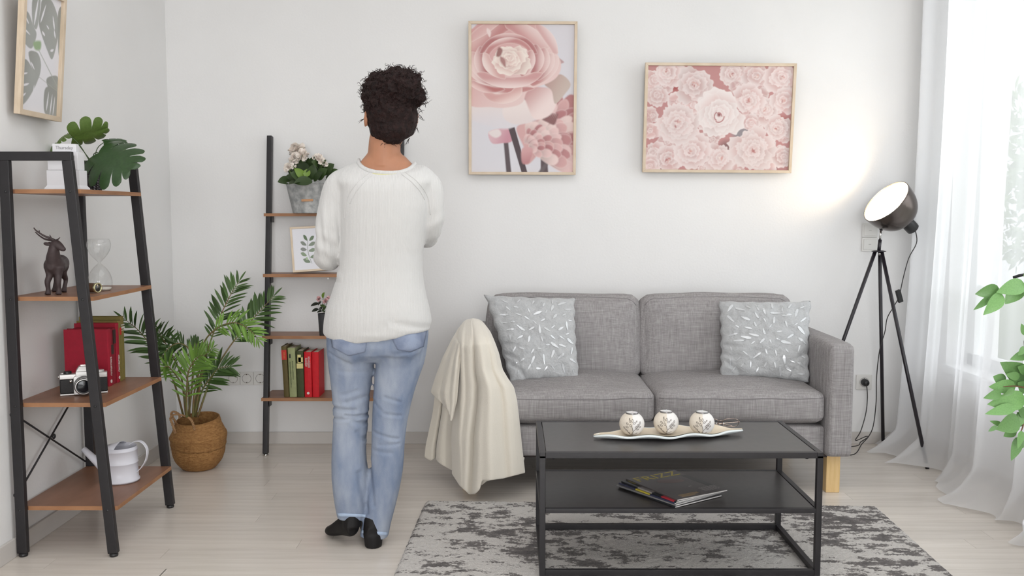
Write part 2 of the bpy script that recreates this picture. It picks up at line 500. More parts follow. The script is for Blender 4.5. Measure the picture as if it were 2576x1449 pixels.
M_birch = mat('birch_leg', rgb(212, 178, 122), 0.45, col2=rgb(222, 190, 137), vscale=20, vstretch=(4, 4, 0.5))
M_under = mat('sofa_underside', rgb(60, 52, 50), 0.9)

def puff(sx, sy, sz, r, n=14, bulge=(0, 0, 0), seed=0.0, wob=0.004):
    """soft upholstered block centred at 0: rounded box with bulging faces"""
    bm = bmesh.new(); bmesh.ops.create_cube(bm, size=2)
    bmesh.ops.subdivide_edges(bm, edges=bm.edges, cuts=n, use_grid_fill=True)
    for v in bm.verts:
        p = v.co
        # sharpen grid to the edges
        q = [math.copysign(abs(c) ** 0.8, c) for c in p]
        h = (sx / 2, sy / 2, sz / 2)
        w = [q[i] * h[i] for i in range(3)]
        inner = [max(-h[i] + r, min(h[i] - r, w[i])) for i in range(3)]
        d = Vector([w[i] - inner[i] for i in range(3)])
        if d.length > 1e-9:
            mx = max(abs(d.x), abs(d.y), abs(d.z))
            d = d.normalized() * (mx if mx < r else r)
        w = [inner[i] + d[i] for i in range(3)]
        for i in range(3):
            j, k = (i + 1) % 3, (i + 2) % 3
            fall = max(0, 1 - p[j] ** 2) * max(0, 1 - p[k] ** 2)
            w[i] += bulge[i] * p[i] * fall
            w[i] += wob * noise3(p, (1.6, 1.6, 1.6), seed + i * 3) * fall
        v.co = w
    me = bpy.data.meshes.new('puff'); bm.to_mesh(me); bm.free()
    me.polygons.foreach_set('use_smooth', [True] * len(me.polygons))
    return me

SX0, SX1 = -0.225, 1.42
SYF, SYB = 3.765, 4.62
sofa = thing('sofa', 'grey woven two-seat sofa with pale wooden block legs against the back wall', 'sofa', ((SX0 + SX1) / 2, 4.2, 0))
def spart(name, me, c, m=M_sofa, rot=None, parent=None):
    if rot: me.transform(rot)
    o = link(name, me, m, parent or sofa, True); o.location = Vector(c) - origin(parent or sofa); return o
AW = 0.112
def seam(o, xz, r=0.0019):
    """stitched welt following the front of a cushion through the points x, z"""
    off = origin(o)
    bv = BVHTree.FromPolygons([tuple(v.co + off) for v in o.data.vertices], [tuple(p.vertices) for p in o.data.polygons])
    P = [bv.ray_cast(Vector((x, 3.0, z)), Vector((0, 1, 0)))[0] for x, z in xz]
    P = [p for p in P if p is not None]
    if len(P) > 3: MB().tube(P, r, 6).build('piping', M_welt, o, smooth=True)
for nm, xc in (('armrest', SX0 + AW / 2), ('armrest', SX1 - AW / 2)):
    spart(nm, puff(AW, SYB - SYF, 0.48, 0.026, 14, (0.004, 0.004, 0.006), xc, 0.002), (xc, (SYF + SYB) / 2, 0.16 + 0.24))
spart('back_frame', puff(SX1 - SX0 - 2 * AW, 0.17, 0.50, 0.03, 12, (0, 0.004, 0.004)), ((SX0 + SX1) / 2, 4.52, 0.42))
spart('seat_base', puff(SX1 - SX0 - 2 * AW + 0.004, 0.70, 0.135, 0.02, 12), ((SX0 + SX1) / 2, 4.14, 0.16 + 0.0675))
MB().box(SX0 + 0.05, SX1 - 0.05, 3.82, 4.55, 0.152, 0.165).build('underside_cover', M_under, sofa)
xm = (SX0 + SX1) / 2
CW = (SX1 - SX0 - 2 * AW) / 2
for i, sgn in enumerate((-1, 1)):
    xc = xm + sgn * CW / 2
    me = puff(CW - 0.003, 0.66, 0.135, 0.035, 16, (0.006, 0.014, 0.026), 3 + i, 0.007)
    c = spart('seat_cushion', me, (xc, 3.775 + 0.33, 0.372))
    for zz, wv in ((0.326, 0.003), (0.412, 0.004)):
        seam(c, [(xc - CW / 2 + 0.014 + (CW - 0.028) * k / 40, zz + wv * noise3((k * 0.11, zz * 30, i), (1, 1, 1))) for k in range(41)])
for i, sgn in enumerate((-1, 1)):
    xc = xm + sgn * CW / 2
    me = puff(CW - 0.006, 0.17, 0.40, 0.05, 16, (0.010, 0.03, 0.012), 11 + i, 0.012)
    c = spart('back_cushion', me, (xc, 4.32, 0.595), rot=Matrix.Rotation(math.radians(-9), 4, 'X'))
    # welt along the upper front edge
    pts = []
    for k in range(49):
        q = -0.965 + 1.93 * k / 48
        pts.append((xc + q * (CW / 2 - 0.008), 0.779 + 0.011 * (1 - q * q) - 0.045 * max(0, (abs(q) - 0.84) / 0.16) ** 2 + 0.002 * noise3((k * 0.2, i, 0), (1, 1, 1))))
    seam(c, pts)
for x, yf in ((SX0 + 0.045, 3.88), (SX1 - 0.063, 3.845)):
    for y in (yf, 4.54):
        MB().box(x - 0.029, x + 0.029, y - 0.026, y + 0.026, 0, 0.172).build('leg', M_birch, sofa, bevel=0.003)

# ------------------------------------------------------------------ coffee table
TX0, TX1, TY0, TY1, TZ = 0.088, 0.991, 2.88, 3.335, 0.42
tb = thing('coffee_table', 'low black coffee table with metal frame and lower shelf on the grey rug', 'table', ((TX0 + TX1) / 2, (TY0 + TY1) / 2, 0.013))
S = 0.019
for x in (TX0 + S / 2, TX1 - S / 2):
    for y in (TY0 + S / 2, TY1 - S / 2):
        MB().box(x - S / 2, x + S / 2, y - S / 2, y + S / 2, 0.0158, TZ - S * 0.55).build('leg', M_black, tb, bevel=0.0015)
for nm, zz, h in (('top_rail', TZ - S, S), ('shelf_rail', 0.2225, 0.015), ('floor_rail', 0.0158, S)):
    for y in (TY0, TY1 - S):
        MB().box(TX0 + S, TX1 - S, y + 0.0004, y + S - 0.0004, zz, zz + h).build(nm, M_black, tb, bevel=0.0012)
    for x in (TX0, TX1 - S):
        MB().box(x + 0.0004, x + S - 0.0004, TY0 + S, TY1 - S, zz, zz + h).build(nm, M_black, tb, bevel=0.0012)
for x in (TX0, TX1 - S):
    for y in (TY0, TY1 - S):
        MB().box(x, x + S, y, y + S, TZ - S, TZ).build('corner_joint', M_black, tb, bevel=0.0015)
MB().box(TX0 + S + 0.002, TX1 - S - 0.002, TY0 + S + 0.0005, TY1 - S - 0.002, TZ - 0.014, TZ - 0.0005).build('tabletop', M_blackmat, tb, bevel=0.001)
MB().box(TX0 + S + 0.002, TX1 - S - 0.002, TY0 + S, TY1 - S, 0.2235, 0.2365).build('shelf_board', M_blackmat, tb, bevel=0.001)
for x in (TX0 + 0.045, TX1 - 0.045):
    for z in (TZ - S - 0.004, 0.2215):
        MB().ball((x, TY0 + S + 0.006, z), 0.007, 0.007, 0.0045, 10, 6).build('screw_cap', M_black, tb, smooth=True)
# ------------------------------------------------------------------ ladder shelves
M_walnut = mat('walnut_laminate', rgb(122, 84, 62), 0.42, spec=0.45, col2=rgb(150, 108, 84), vscale=5, vstretch=(3, 0.9, 4), lo=0.3, hi=0.72, detail=6)
M_walnut_b = mat('walnut_laminate_across', rgb(122, 84, 62), 0.42, spec=0.45, col2=rgb(150, 108, 84), vscale=5, vstretch=(0.9, 3, 4), lo=0.3, hi=0.72, detail=6)
M_edge = mat('walnut_edge_band', rgb(150, 104, 70), 0.5, col2=rgb(166, 120, 84), vscale=12, vstretch=(1, 1, 3))

def edge_x(z):            # outer face of the slanting front leg of the left shelf
    return -1.3555 + (z / 1.383) * (-1.464 + 1.3555)
ls = thing('ladder_shelf', 'black metal and walnut A-frame ladder shelf against the left wall, nearest the camera', 'shelf', (-1.53, 3.35, 0), 'ladder shelves')
LW = 0.034
for y0, y1 in ((3.085, 3.107), (3.612, 3.634)):
    ym = (y0 + y1) / 2
    MB().bar((-1.685, ym, 0.012), (-1.689, ym, 1.354), LW, y1 - y0).build('leg', M_black, ls, bevel=0.002)
    MB().bar((edge_x(0.012) - LW / 2, ym, 0.012), (edge_x(1.354) - LW / 2, ym, 1.354), LW, y1 - y0).build('leg', M_black, ls, bevel=0.002)
    MB().box(-1.706, edge_x(1.383), y0, y1, 1.3535, 1.383).build('top_rail', M_black, ls, bevel=0.002)
    for x in (-1.685, edge_x(0.01) - LW / 2):
        MB().lathe([(0.013, 0), (0.0145, 0.003), (0.0145, 0.010), (0.010, 0.0125)], 16, Matrix.Translation((x, ym, 0))).build('foot_pad', M_dark, ls, smooth=True)
LSZ = (0.172, 0.533, 0.897, 1.259)
for z in LSZ:
    xf = edge_x(z) + 0.009
    bd = MB().box(-1.700, xf - 0.001, 3.1085, 3.611, z - 0.014, z).build('shelf_board', M_walnut, ls, bevel=0.001)
    MB().box(xf - 0.001, xf, 3.1085, 3.611, z - 0.014, z).build('edge_band', M_edge, bd)
    MB().box(-1.667, xf, 3.1075, 3.1085, z - 0.014, z).build('edge_band', M_edge, bd)
    for x in (-1.686, edge_x(z) - LW / 2):
        MB().ball((x, 3.085, z - 0.008), 0.0045, 0.002, 0.0045, 10, 6).build('bolt', M_dark, ls, smooth=True)
# cross brace behind the two lowest boards
a0, a1 = (-1.697, 3.115, 0.485), (-1.697, 3.60, 0.195)
b0, b1 = (-1.697, 3.115, 0.225), (-1.697, 3.60, 0.515)
MB().tube([a0, a1], 0.0035, 8).build('cross_brace', M_black, ls, smooth=True)
MB().tube([b0, b1], 0.0035, 8).build('cross_brace', M_black, ls, smooth=True)
MB().ball((-1.695, 3.357, 0.356), 0.006, 0.010, 0.010, 12, 8).build('brace_hub', M_black, ls, smooth=True)
for z in (0.495, 0.215):
    MB().ball((-1.704, 3.096, z), 0.006, 0.008, 0.008, 10, 6).build('bolt', M_dark, ls, smooth=True)

bs = thing('ladder_shelf', 'black metal and walnut ladder shelf leaning on the back wall behind the woman', 'shelf', (-0.875, 4.5, 0), 'ladder shelves')
def leg_y(z): return 4.420 + 0.1335 * z
BX0, BX1 = -1.214, -0.536
for x in (BX0 + 0.012, BX1 - 0.012):
    MB().bar((x, leg_y(0.01), 0.010), (x, leg_y(1.56), 1.56), 0.024, 0.034).build('leg', M_black, bs, bevel=0.002)
    MB().lathe([(0.014, 0), (0.0155, 0.002), (0.0155, 0.007), (0.011, 0.011)], 16, Matrix.Translation((x, leg_y(0), 0))).build('foot_pad', M_chrome, bs, smooth=True)
BSZ = []
for yp in (1001.5, 845, 689.5, 536.5):
    z = 0.5
    for k in range(6):
        yf = leg_y(z) - 0.024
        z = at(700, yp, yf).z
    BSZ.append(z)
    bd = MB().box(BX0 - 0.008, BX1 + 0.008, yf + 0.001, 4.642, z - 0.015, z).build('shelf_board', M_walnut_b, bs, bevel=0.001)
    MB().box(BX0 - 0.008, BX1 + 0.008, yf, yf + 0.001, z - 0.015, z).build('edge_band', M_edge, bd)
    for x in (BX0 + 0.026, BX1 - 0.029):
        MB().box(x, x + 0.003, leg_y(z) - 0.012, leg_y(z) + 0.03, z - 0.045, z - 0.015).build('bracket', M_black, bs)
MB().ball((-0.905, leg_y(BSZ[2]) - 0.01, BSZ[2] - 0.021), 0.006, 0.006, 0.007, 10, 6).build('bracket_cap', M_white, bs, smooth=True)

# ------------------------------------------------------------------ books
M_paper = mat('book_pages', rgb(222, 212, 192), 0.9, var=0.05, vscale=200)
def cloth(name, c): return mat(name, c, 0.6, spec=0.35, var=0.05, vscale=60, bump=0.08, bscale=500)
C_red = cloth('crimson_cloth', rgb(158, 22, 46)); C_dred = cloth('dark_red_cloth', rgb(132, 22, 40)); C_bred = cloth('bright_red_cloth', rgb(200, 24, 36))
C_olive = cloth('olive_cloth', rgb(124, 112, 58)); C_brown = cloth('olive_brown_cloth', rgb(92, 80, 44)); C_pale = cloth('pale_green_cloth', rgb(150, 156, 112)); C_dgreen = cloth('dark_green_cloth', rgb(64, 70, 40))
M_blk = mat('black_label', rgb(52, 30, 28), 0.6); M_gold = mat('gilt_print', rgb(196, 150, 70), 0.5); M_wprint = mat('white_print', rgb(226, 214, 210), 0.6)
M_rlab = mat('red_label', rgb(190, 44, 36), 0.6); M_cream = mat('cream_print', rgb(214, 202, 138), 0.6); M_grprint = mat('green_print', rgb(84, 92, 62), 0.6); M_wtape = mat('white_stripe', rgb(205, 205, 198), 0.6)

def book(label, group, loc, rotz, t, h, d, m, decor=(), lean=0.0):
    """standing book; local x = thickness, spine faces -y, base at z 0"""
    b = thing('book', label, 'book', (0, 0, 0), group)
    c = 0.0028
    # cover as one bent shell: two boards and a rounded spine
    prof = []
    n = 7
    for k in range(n):
        a = PI - PI * k / (n - 1)
        prof.append((t / 2 * math.cos(a), -d / 2 + 0.004 - 0.004 * math.sin(a) - 0.0))
    outer = [(-t / 2, d / 2)] + prof + [(t / 2, d / 2)]
    inner = [(t / 2 - c, d / 2), (t / 2 - c, -d / 2 + 0.007), (-t / 2 + c, -d / 2 + 0.007), (-t / 2 + c, d / 2)]
    poly = outer + inner
    k = len(poly)
    mb = MB()
    no = len(outer); ni = len(inner)
    vs = [(x, y, z) for z in (0, h) for x, y in poly]
    fs = [(i, (i + 1) % k, k + (i + 1) % k, k + i) for i in range(k)]
    # caps: stitch outer to inner as strips
    mid = no // 2
    for base, rev in ((0, True), (k, False)):
        caps = []
        caps.append([0, 1, no + 2, no + 3]); caps.append([no - 2, no - 1, no, no + 1])
        caps.append(list(range(1, no - 1)) + [no + 1, no + 2])
        for f in caps:
            f = [i + base for i in f]; fs.append(tuple(reversed(f)) if rev else tuple(f))
    mb.add(vs, fs); mb.build('cover', m, b)
    MB().box(-t / 2 + c, t / 2 - c, -d / 2 + 0.007, d / 2 - 0.003, 0.0025, h - 0.003).build('pages', M_paper, b)
    for kind, mm, x0, x1, z0, z1 in decor:
        ys = -d / 2 - 0.0004
        if kind == 'patch':
            MB().box(x0 * t, x1 * t, ys - 0.0004, ys + 0.0035, z0 * h, z1 * h).build('spine_label', mm, b)
        elif kind == 'marks':            # small illegible lettering running along the spine
            q = MB(); r2 = random.Random(int(z0 * 1000) + int(h * 9999)); z = z0 * h
            while z < z1 * h:
                l = r2.uniform(0.0022, 0.0042)
                xa = x0 * t + r2.uniform(0, 0.15) * (x1 - x0) * t; xb = x1 * t - r2.uniform(0, 0.15) * (x1 - x0) * t
                q.box(xa, xb, ys - 0.0006, ys + 0.003, z, z + l * 0.35); q.box(xa, xa + (xb - xa) * 0.3, ys - 0.0006, ys + 0.003, z, z + l)
                if r2.random() < 0.6: q.box(xb - (xb - xa) * 0.25, xb, ys - 0.0006, ys + 0.003, z, z + l)
                z += l + 0.0012
            q.build('spine_lettering', mm, b)
        elif kind == 'disc':
            MB().lathe([(x1 * t, 0), (x1 * t, 0.004)], 16, frame((0, ys + 0.003, z0 * h), (1, 0, 0), (0, 0, 1)) @ Matrix.Identity(4)).build('spine_emblem', mm, b)
    b.location = loc; b.rotation_euler = (0, lean, rotz)
    return b

G1 = 'books on the left shelf'
# seven books stand beside the camera, spines towards the room (+x)
z = LSZ[1]
def lb(y, label, t, h, d, m, decor, xs=-1.505, lean=0.0, rz=0.0):
    return book(label, G1, (xs - d / 2, y + t / 2, z + 0.0003), PI / 2 + rz, t, h * 0.965, d, m, decor, lean)
rz = 0.0
y = 3.405
specs = [
 ('large crimson cloth book, nearest the camera in the row on the left shelf', 0.030, 0.222, 0.165, C_red, [('marks', M_wprint, -0.1, 0.3, 0.18, 0.5), ('disc', M_wprint, 0, 0.22, 0.08, 0)], 0.010),
 ('dark red book with a small black label halfway up its spine', 0.023, 0.218, 0.150, C_dred, [('patch', M_blk, -0.46, 0.46, 0.55, 0.72)], 0.002),
 ('red book with a tall black label near the top of its spine', 0.022, 0.220, 0.150, C_dred, [('patch', M_blk, -0.46, 0.46, 0.72, 0.97)], 0.0),
 ('tall crimson book with white lettering, beside the olive books', 0.026, 0.236, 0.160, C_red, [('marks', M_wprint, -0.2, 0.25, 0.18, 0.45), ('disc', M_wprint, 0, 0.22, 0.08, 0)], 0.006),
 ('olive book with an orange patch high on its spine', 0.028, 0.243, 0.160, C_olive, [('patch', M_rlab, -0.2, 0.35, 0.76, 0.88)], 0.0),
 ('olive book with white stripes round its spine, farthest in the row', 0.030, 0.256, 0.162, C_olive, [('patch', M_wtape, -0.5, 0.5, 0.86, 0.875), ('patch', M_wtape, -0.5, 0.5, 0.81, 0.84), ('patch', M_wtape, -0.5, 0.5, 0.78, 0.79)], -0.004),
]
for lab, t, h, d, m, dec, dx in specs:
    lb(y, lab, t, h, d, m, dec, -1.508 + dx * 0.5)
    y += t + 0.001

G2 = 'books on the back shelf'
z2 = BSZ[0] + 0.0003
def bb_(px0, px1, label, top, m, dec, lean, Y=4.455, d=0.13):
    p0 = at(px0, 990, Y); p1 = at(px1, 990, Y)
    h = at(px0, top, Y).z - z2
    t = (p1.x - p0.x) * math.cos(lean) - 0.001
    x = (p0.x + p1.x) / 2
    return book(label, G2, (x, Y + d / 2, z2 + abs(math.sin(lean)) * t / 2), 0.0, t, h / math.cos(lean), d, m, dec, lean)
bb_(714, 727.5, 'olive brown book with a red spine label, leftmost on the back shelf', 872, C_brown, [('patch', M_rlab, -0.48, 0.48, 0.74, 0.93), ('marks', M_gold, -0.1, 0.2, 0.77, 0.88)], -0.040)
bb_(728, 747, 'pale green book with dark vertical lettering on the back shelf', 876, C_pale, [('marks', M_grprint, -0.28, -0.1, 0.2, 0.72), ('marks', M_grprint, 0.05, 0.2, 0.36, 0.74), ('patch', M_dark, -0.3, -0.1, 0.80, 0.88)], -0.026)
bb_(747.5, 765.5, 'dark green book with a cream pattern on its upper spine', 883, C_dgreen, [('patch', M_cream, -0.46, 0.46, 0.62, 0.73), ('patch', M_cream, -0.2, 0.46, 0.76, 0.86), ('patch', M_cream, -0.3, 0.2, 0.74, 0.92)], -0.012)
bb_(766, 785, 'bright red book with a white title block on the back shelf', 886, C_bred, [('marks', M_wprint, -0.36, -0.02, 0.68, 0.88), ('marks', M_wprint, 0.02, 0.36, 0.66, 0.9), ('disc', M_wprint, 0, 0.18, 0.09, 0)], -0.003)
bb_(785.5, 803, 'plain bright red book at the right end of the back shelf row', 886, C_bred, [], 0.0)

# ------------------------------------------------------------------ prints: flat images computed as a colour per grid point
class Canvas:
    def __init__(s, w, h, bgc):
        s.w, s.h = w, h
        s.img = np.ones((h, w, 3)) * np.array(bgc[:3])
        s.X, s.Y = np.meshgrid((np.arange(w) + 0.5) / w, (np.arange(h) + 0.5) / h)
        s.asp = h / w
    def put(s, mask, col):
        m = mask[..., None]
        s.img = s.img * (1 - m) + np.asarray(col) * m
    def poly(s, pts, c1, c2=None, g0=None, g1=None, soft=1.2, closed_spline=True, rim=None, rimw=0.02, shape=None):
        """soft-edged smooth blob; colour runs c1 -> c2 from g0 to g1"""
        P = pts
        if closed_spline:
            q = list(pts); q = [q[-1]] + q + [q[0], q[1]]
            sp = spline(q, len(pts) * 7 + 1)
            n0 = 7 * 1
            P = sp[int((len(sp) - 1) / (len(q) - 1)):int((len(sp) - 1) * (len(q) - 2) / (len(q) - 1)) + 1]
        P = np.array([[p[0], p[1] * s.asp] for p in P])
        x0, y0 = P.min(0) - 0.05; x1, y1 = P.max(0) + 0.05
        i0, i1 = max(0, int(x0 * s.w)), min(s.w, int(x1 * s.w) + 1); j0, j1 = max(0, int(y0 / s.asp * s.h)), min(s.h, int(y1 / s.asp * s.h) + 1)
        if i1 <= i0 or j1 <= j0: return
        X = s.X[j0:j1, i0:i1]; Y = s.Y[j0:j1, i0:i1] * s.asp
        inside = np.zeros(X.shape, bool); dist = np.full(X.shape, 9.0)
        n = len(P)
        for k in range(n):
            ax, ay = P[k]; bx, by = P[(k + 1) % n]
            if ay != by:
                c = ((ay > Y) != (by > Y)) & (X < (bx - ax) * (Y - ay) / (by - ay) + ax)
                inside ^= c
            dx, dy = bx - ax, by - ay; L2 = dx * dx + dy * dy + 1e-12
            t = np.clip(((X - ax) * dx + (Y - ay) * dy) / L2, 0, 1)
            dist = np.minimum(dist, np.hypot(X - ax - t * dx, Y - ay - t * dy))
        sd = np.where(inside, dist, -dist)
        m = np.clip(sd / (soft / s.w) + 0.5, 0, 1)
        c1 = np.array(c1[:3])
        if c2 is not None:
            c2 = np.array(c2[:3]); g0 = np.array([g0[0], g0[1] * s.asp]); g1 = np.array([g1[0], g1[1] * s.asp]); d = g1 - g0
            t = np.clip(((X - g0[0]) * d[0] + (Y - g0[1]) * d[1]) / (d @ d), 0, 1); t = t * t * (3 - 2 * t)
            col = c1 * (1 - t[..., None]) + c2 * t[..., None]
        else: col = np.ones(X.shape + (3,)) * c1
        if rim is not None:
            w = np.exp(-np.maximum(sd, 0) / rimw)[..., None] * 0.6
            col = col * (1 - w) + np.array(rim[:3]) * w
        mm = m[..., None]
        s.img[j0:j1, i0:i1] = s.img[j0:j1, i0:i1] * (1 - mm) + col * mm
    def rose(s, cx, cy, rad, sq, rings, dark, light, rim, seed, tight=0.75, inner=0.16, petals=6, rot=0.0, drift=(0, 0), core=None):
        """flower head: rows of overlapping lobed petals painted from the outside in"""
        r0 = random.Random(seed)
        for k in range(rings):
            f = k / max(1, rings - 1)
            Rk = rad * (1 - f ** tight * (1 - inner))
            ox, oy = cx + drift[0] * f, cy + drift[1] * f
            np_ = max(3, petals - int(2 * f))
            order = list(range(np_)); r0.shuffle(order)
            for j in order:
                th0 = rot + 2 * PI * (j + 0.5 * (k % 2) + r0.uniform(-0.2, 0.2)) / np_
                wd = 2 * PI / np_ * r0.uniform(0.62, 1.0)
                RR = Rk * r0.uniform(0.80, 1.14)
                pts = []
                for q in range(13):
                    a = -wd + 2 * wd * q / 12
                    e = 1 - 0.42 * abs(a / wd) ** 2.6 + 0.05 * math.sin(q * 2.1 + seed + j)
                    pts.append((ox + RR * e * math.cos(th0 + a), oy + RR * e * math.sin(th0 + a) * sq / s.asp))
                pts.append((ox + 0.1 * RR * math.cos(th0), oy + 0.1 * RR * math.sin(th0) * sq / s.asp))
                jit = r0.uniform(-0.08, 0.08)
                tw = r0.uniform(0.15, 0.5)
                lc = np.array(light[:3]) * (1 + jit * 0.5); dc = np.array(dark[:3]) * (1 + jit)
                dcm = dc * (1 - tw * f) + lc * tw * f
                g0 = (ox + 0.42 * RR * math.cos(th0), oy + 0.42 * RR * math.sin(th0) * sq / s.asp)
                g1 = (ox + 1.0 * RR * math.cos(th0), oy + 1.0 * RR * math.sin(th0) * sq / s.asp)
                s.poly(pts, dcm, lc, g0, g1, 2.0, True, rim, rad * 0.05)
        if core: s.poly([(cx + drift[0] + inner * rad * 0.5 * math.cos(a), cy + drift[1] + inner * rad * 0.5 * math.sin(a) * sq / s.asp) for a in [i * PI / 3 for i in range(6)]], core, soft=4)
    def mesh(s, name, Wm, Hm):
        """grid of w x h faces in local xy (centre 0), upright, with the colours"""
        nx, ny = s.w, s.h
        xs = (np.arange(nx + 1) / nx - 0.5) * Wm; ys = (0.5 - np.arange(ny + 1) / ny) * Hm
        VX, VY = np.meshgrid(xs, ys)
        v = np.stack([VX.ravel(), VY.ravel(), np.zeros(VX.size)], 1)
        i = np.arange(nx)[None, :] + np.arange(ny)[:, None] * (nx + 1)
        f = np.stack([i, i + (nx + 1), i + nx + 2, i + 1], -1).reshape(-1, 4)
        me = bpy.data.meshes.new(name)
        me.vertices.add(len(v)); me.vertices.foreach_set('co', v.ravel())
        me.loops.add(f.size); me.loops.foreach_set('vertex_index', f.ravel().astype(np.int32))
        me.polygons.add(len(f)); me.polygons.foreach_set('loop_start', (np.arange(len(f)) * 4).astype(np.int32))
        me.update(calc_edges=True)
        at_ = me.color_attributes.new('print', 'FLOAT_COLOR', 'CORNER')
        c = np.ones((len(f), 4, 4)); c[..., :3] = np.clip(s.img.reshape(-1, 1, 3), 0, 1)
        at_.data.foreach_set('color', c.ravel())
        return me
M_print = attr_mat('art_print', 0.55)
M_board = mat('frame_backing', rgb(150, 130, 105), 0.8)

def framed(name, label, Mx, Wf, Hf, canvas, fw=0.014, fd=0.022, group=None, mwood=None):
    """picture frame lying in local xy, front towards +z"""
    t = thing(name, label, 'picture', (0, 0, 0), group)
    mwood = mwood or M_oak
    x, y = Wf / 2, Hf / 2
    pr = 'frame_rail'
    for poly in ([(-x, y), (-x + fw, y - fw), (x - fw, y - fw), (x, y)], [(-x, -y), (x, -y), (x - fw, -y + fw), (-x + fw, -y + fw)],
                 [(-x, -y), (-x + fw, -y + fw), (-x + fw, y - fw), (-x, y)], [(x, -y), (x, y), (x - fw, y - fw), (x - fw, -y + fw)]):
        MB().prism(poly, fd, Matrix.Identity(4)).build(pr, mwood, t, world=False, bevel=0.001)
    MB().box(-x + fw, x - fw, -y + fw, y - fw, 0.002, 0.008).build('backing', M_board, t, world=False)
    me = canvas.mesh('print_sheet', Wf - 2 * fw, Hf - 2 * fw)
    p = link('print_sheet', me, M_print, t); p.location = (0, 0, 0.0095)
    t.matrix_world = Mx
    return t

Lc = lambda r, g, b: rgb(r, g, b)[:3]
# --- tall print: one large pale pink ranunculus and a smaller one below, dark stems
c = Canvas(230, 326, Lc(212, 208, 213))
K = lambda x, y: ((x - 155) / 873, (y - 108) / 1242)
c.poly([K(a, b) for a, b in ((100, 900), (500, 1000), (600, 1400), (100, 1400))], Lc(214, 211, 216), soft=60)
c.poly([K(430, 1090), K(470, 1090), K(503, 1400), K(458, 1400)], Lc(84, 70, 74), soft=3, closed_spline=False)
c.poly([K(750, 1170), K(800, 1165), K(820, 1400), K(752, 1400)], Lc(82, 66, 70), soft=3, closed_spline=False)
c.poly([K(840, 1200), K(860, 1215), K(740, 1400), K(695, 1400)], Lc(98, 86, 88), soft=4, closed_spline=False)
c.poly([K(a, b) for a, b in ((800, 1180), (900, 1080), (1040, 1030), (1040, 1240), (960, 1260), (860, 1220))], Lc(176, 164, 158), Lc(196, 186, 180), K(800, 1100), K(1000, 1250), 5)
# lower flower
c.poly([K(a, b) for a, b in ((540, 980), (650, 910), (760, 900), (800, 800), (900, 770), (1000, 690), (1060, 760), (1060, 1060), (900, 1110), (760, 1170), (650, 1280), (580, 1260), (610, 1160))], Lc(206, 162, 160), Lc(176, 118, 118), K(600, 950), K(980, 960), 4)
r3 = random.Random(9)
for ri, rad_ in enumerate((440, 375, 310, 245, 180, 120, 70)):
    for q in range(13 - ri):
        a_ = math.radians(-84 + 122 * (q + 0.5 * (ri % 2)) / (13 - ri) + r3.uniform(-4, 4))
        L_ = rad_ * 0.42 + 45; w = (rad_ * 0.10 + 24) * r3.uniform(0.8, 1.2)
        cx_, cy_ = 620 + rad_ * math.cos(a_) * 0.98, 1125 + rad_ * math.sin(a_) * 0.86
        th = a_ + r3.uniform(-0.35, 0.35); dx, dy = math.cos(th), math.sin(th)
        cc = r3.choice([(224, 190, 187), (206, 160, 158), (186, 130, 130), (214, 172, 170), (228, 202, 197), (176, 116, 118)]); dk = tuple(v * 0.82 for v in cc)
        pts = [(cx_ - dx * L_ * .6, cy_ - dy * L_ * .6), (cx_ - dy * w * .8, cy_ + dx * w * .8), (cx_ + dx * L_ * .38 - dy * w * .7, cy_ + dy * L_ * .38 + dx * w * .7), (cx_ + dx * L_ * .55, cy_ + dy * L_ * .55), (cx_ + dx * L_ * .38 + dy * w * .7, cy_ + dy * L_ * .38 - dx * w * .7), (cx_ + dy * w * .8, cy_ - dx * w * .8)]
        c.poly([K(*p) for p in pts], Lc(*dk), Lc(*cc), K(cx_ - dx * L_ * .5, cy_ - dy * L_ * .5), K(cx_ + dx * L_ * .5, cy_ + dy * L_ * .5), 4, True, Lc(230, 206, 202), 0.006)
for q in range(7): c.poly([K(a + q * 14, b + q * 6) for a, b in ((760 , 900), (800, 850 - q * 4), (812, 852 - q * 4), (786, 905))], Lc(132, 88, 88), soft=4)
c.poly([K(a, b) for a, b in ((300, 1015), (390, 980), (470, 975), (520, 1020), (500, 1090), (420, 1105), (330, 1105))], Lc(214, 178, 184), Lc(196, 140, 152), K(320, 1000), K(480, 1080), 3)
c.poly([K(a, b) for a, b in ((300, 1015), (380, 985), (410, 1030), (360, 1060))], Lc(226, 214, 212), soft=4)
c.poly([K(470, 975), K(524, 968), K(650, 1400), K(600, 1400)], Lc(72, 56, 60), soft=2, closed_spline=False)
c.poly([K(a, b) for a, b in ((590, 1150), (680, 1150), (660, 1250), (640, 1280), (590, 1270))], Lc(206, 158, 158), Lc(184, 128, 130), K(600, 1150), K(640, 1280), 4)
# pale hanging petals under the large head
c.poly([K(a, b) for a, b in ((120, 740), (300, 770), (480, 760), (660, 760), (760, 830), (720, 900), (560, 945), (440, 985), (240, 940), (120, 880))], Lc(224, 212, 210), Lc(216, 210, 214), K(400, 760), K(400, 970), 6)
c.poly([K(a, b) for a, b in ((440, 790), (640, 740), (700, 890), (560, 945), (440, 900))], Lc(230, 216, 212), Lc(222, 208, 206), K(540, 780), K(560, 940), 4)
c.poly([K(a, b) for a, b in ((600, 640), (760, 630), (860, 660), (880, 770), (820, 870), (700, 900), (640, 800))], Lc(196, 150, 148), Lc(232, 212, 208), K(620, 660), K(780, 820), 4)
c.poly([K(a, b) for a, b in ((780, 600), (905, 520), (1000, 600), (950, 690), (870, 770), (840, 660))], Lc(182, 152, 144), Lc(196, 178, 168), K(800, 600), K(960, 680), 3)
c.poly([K(a, b) for a, b in ((880, 380), (940, 415), (925, 430), (870, 440))], Lc(184, 150, 150), soft=3)
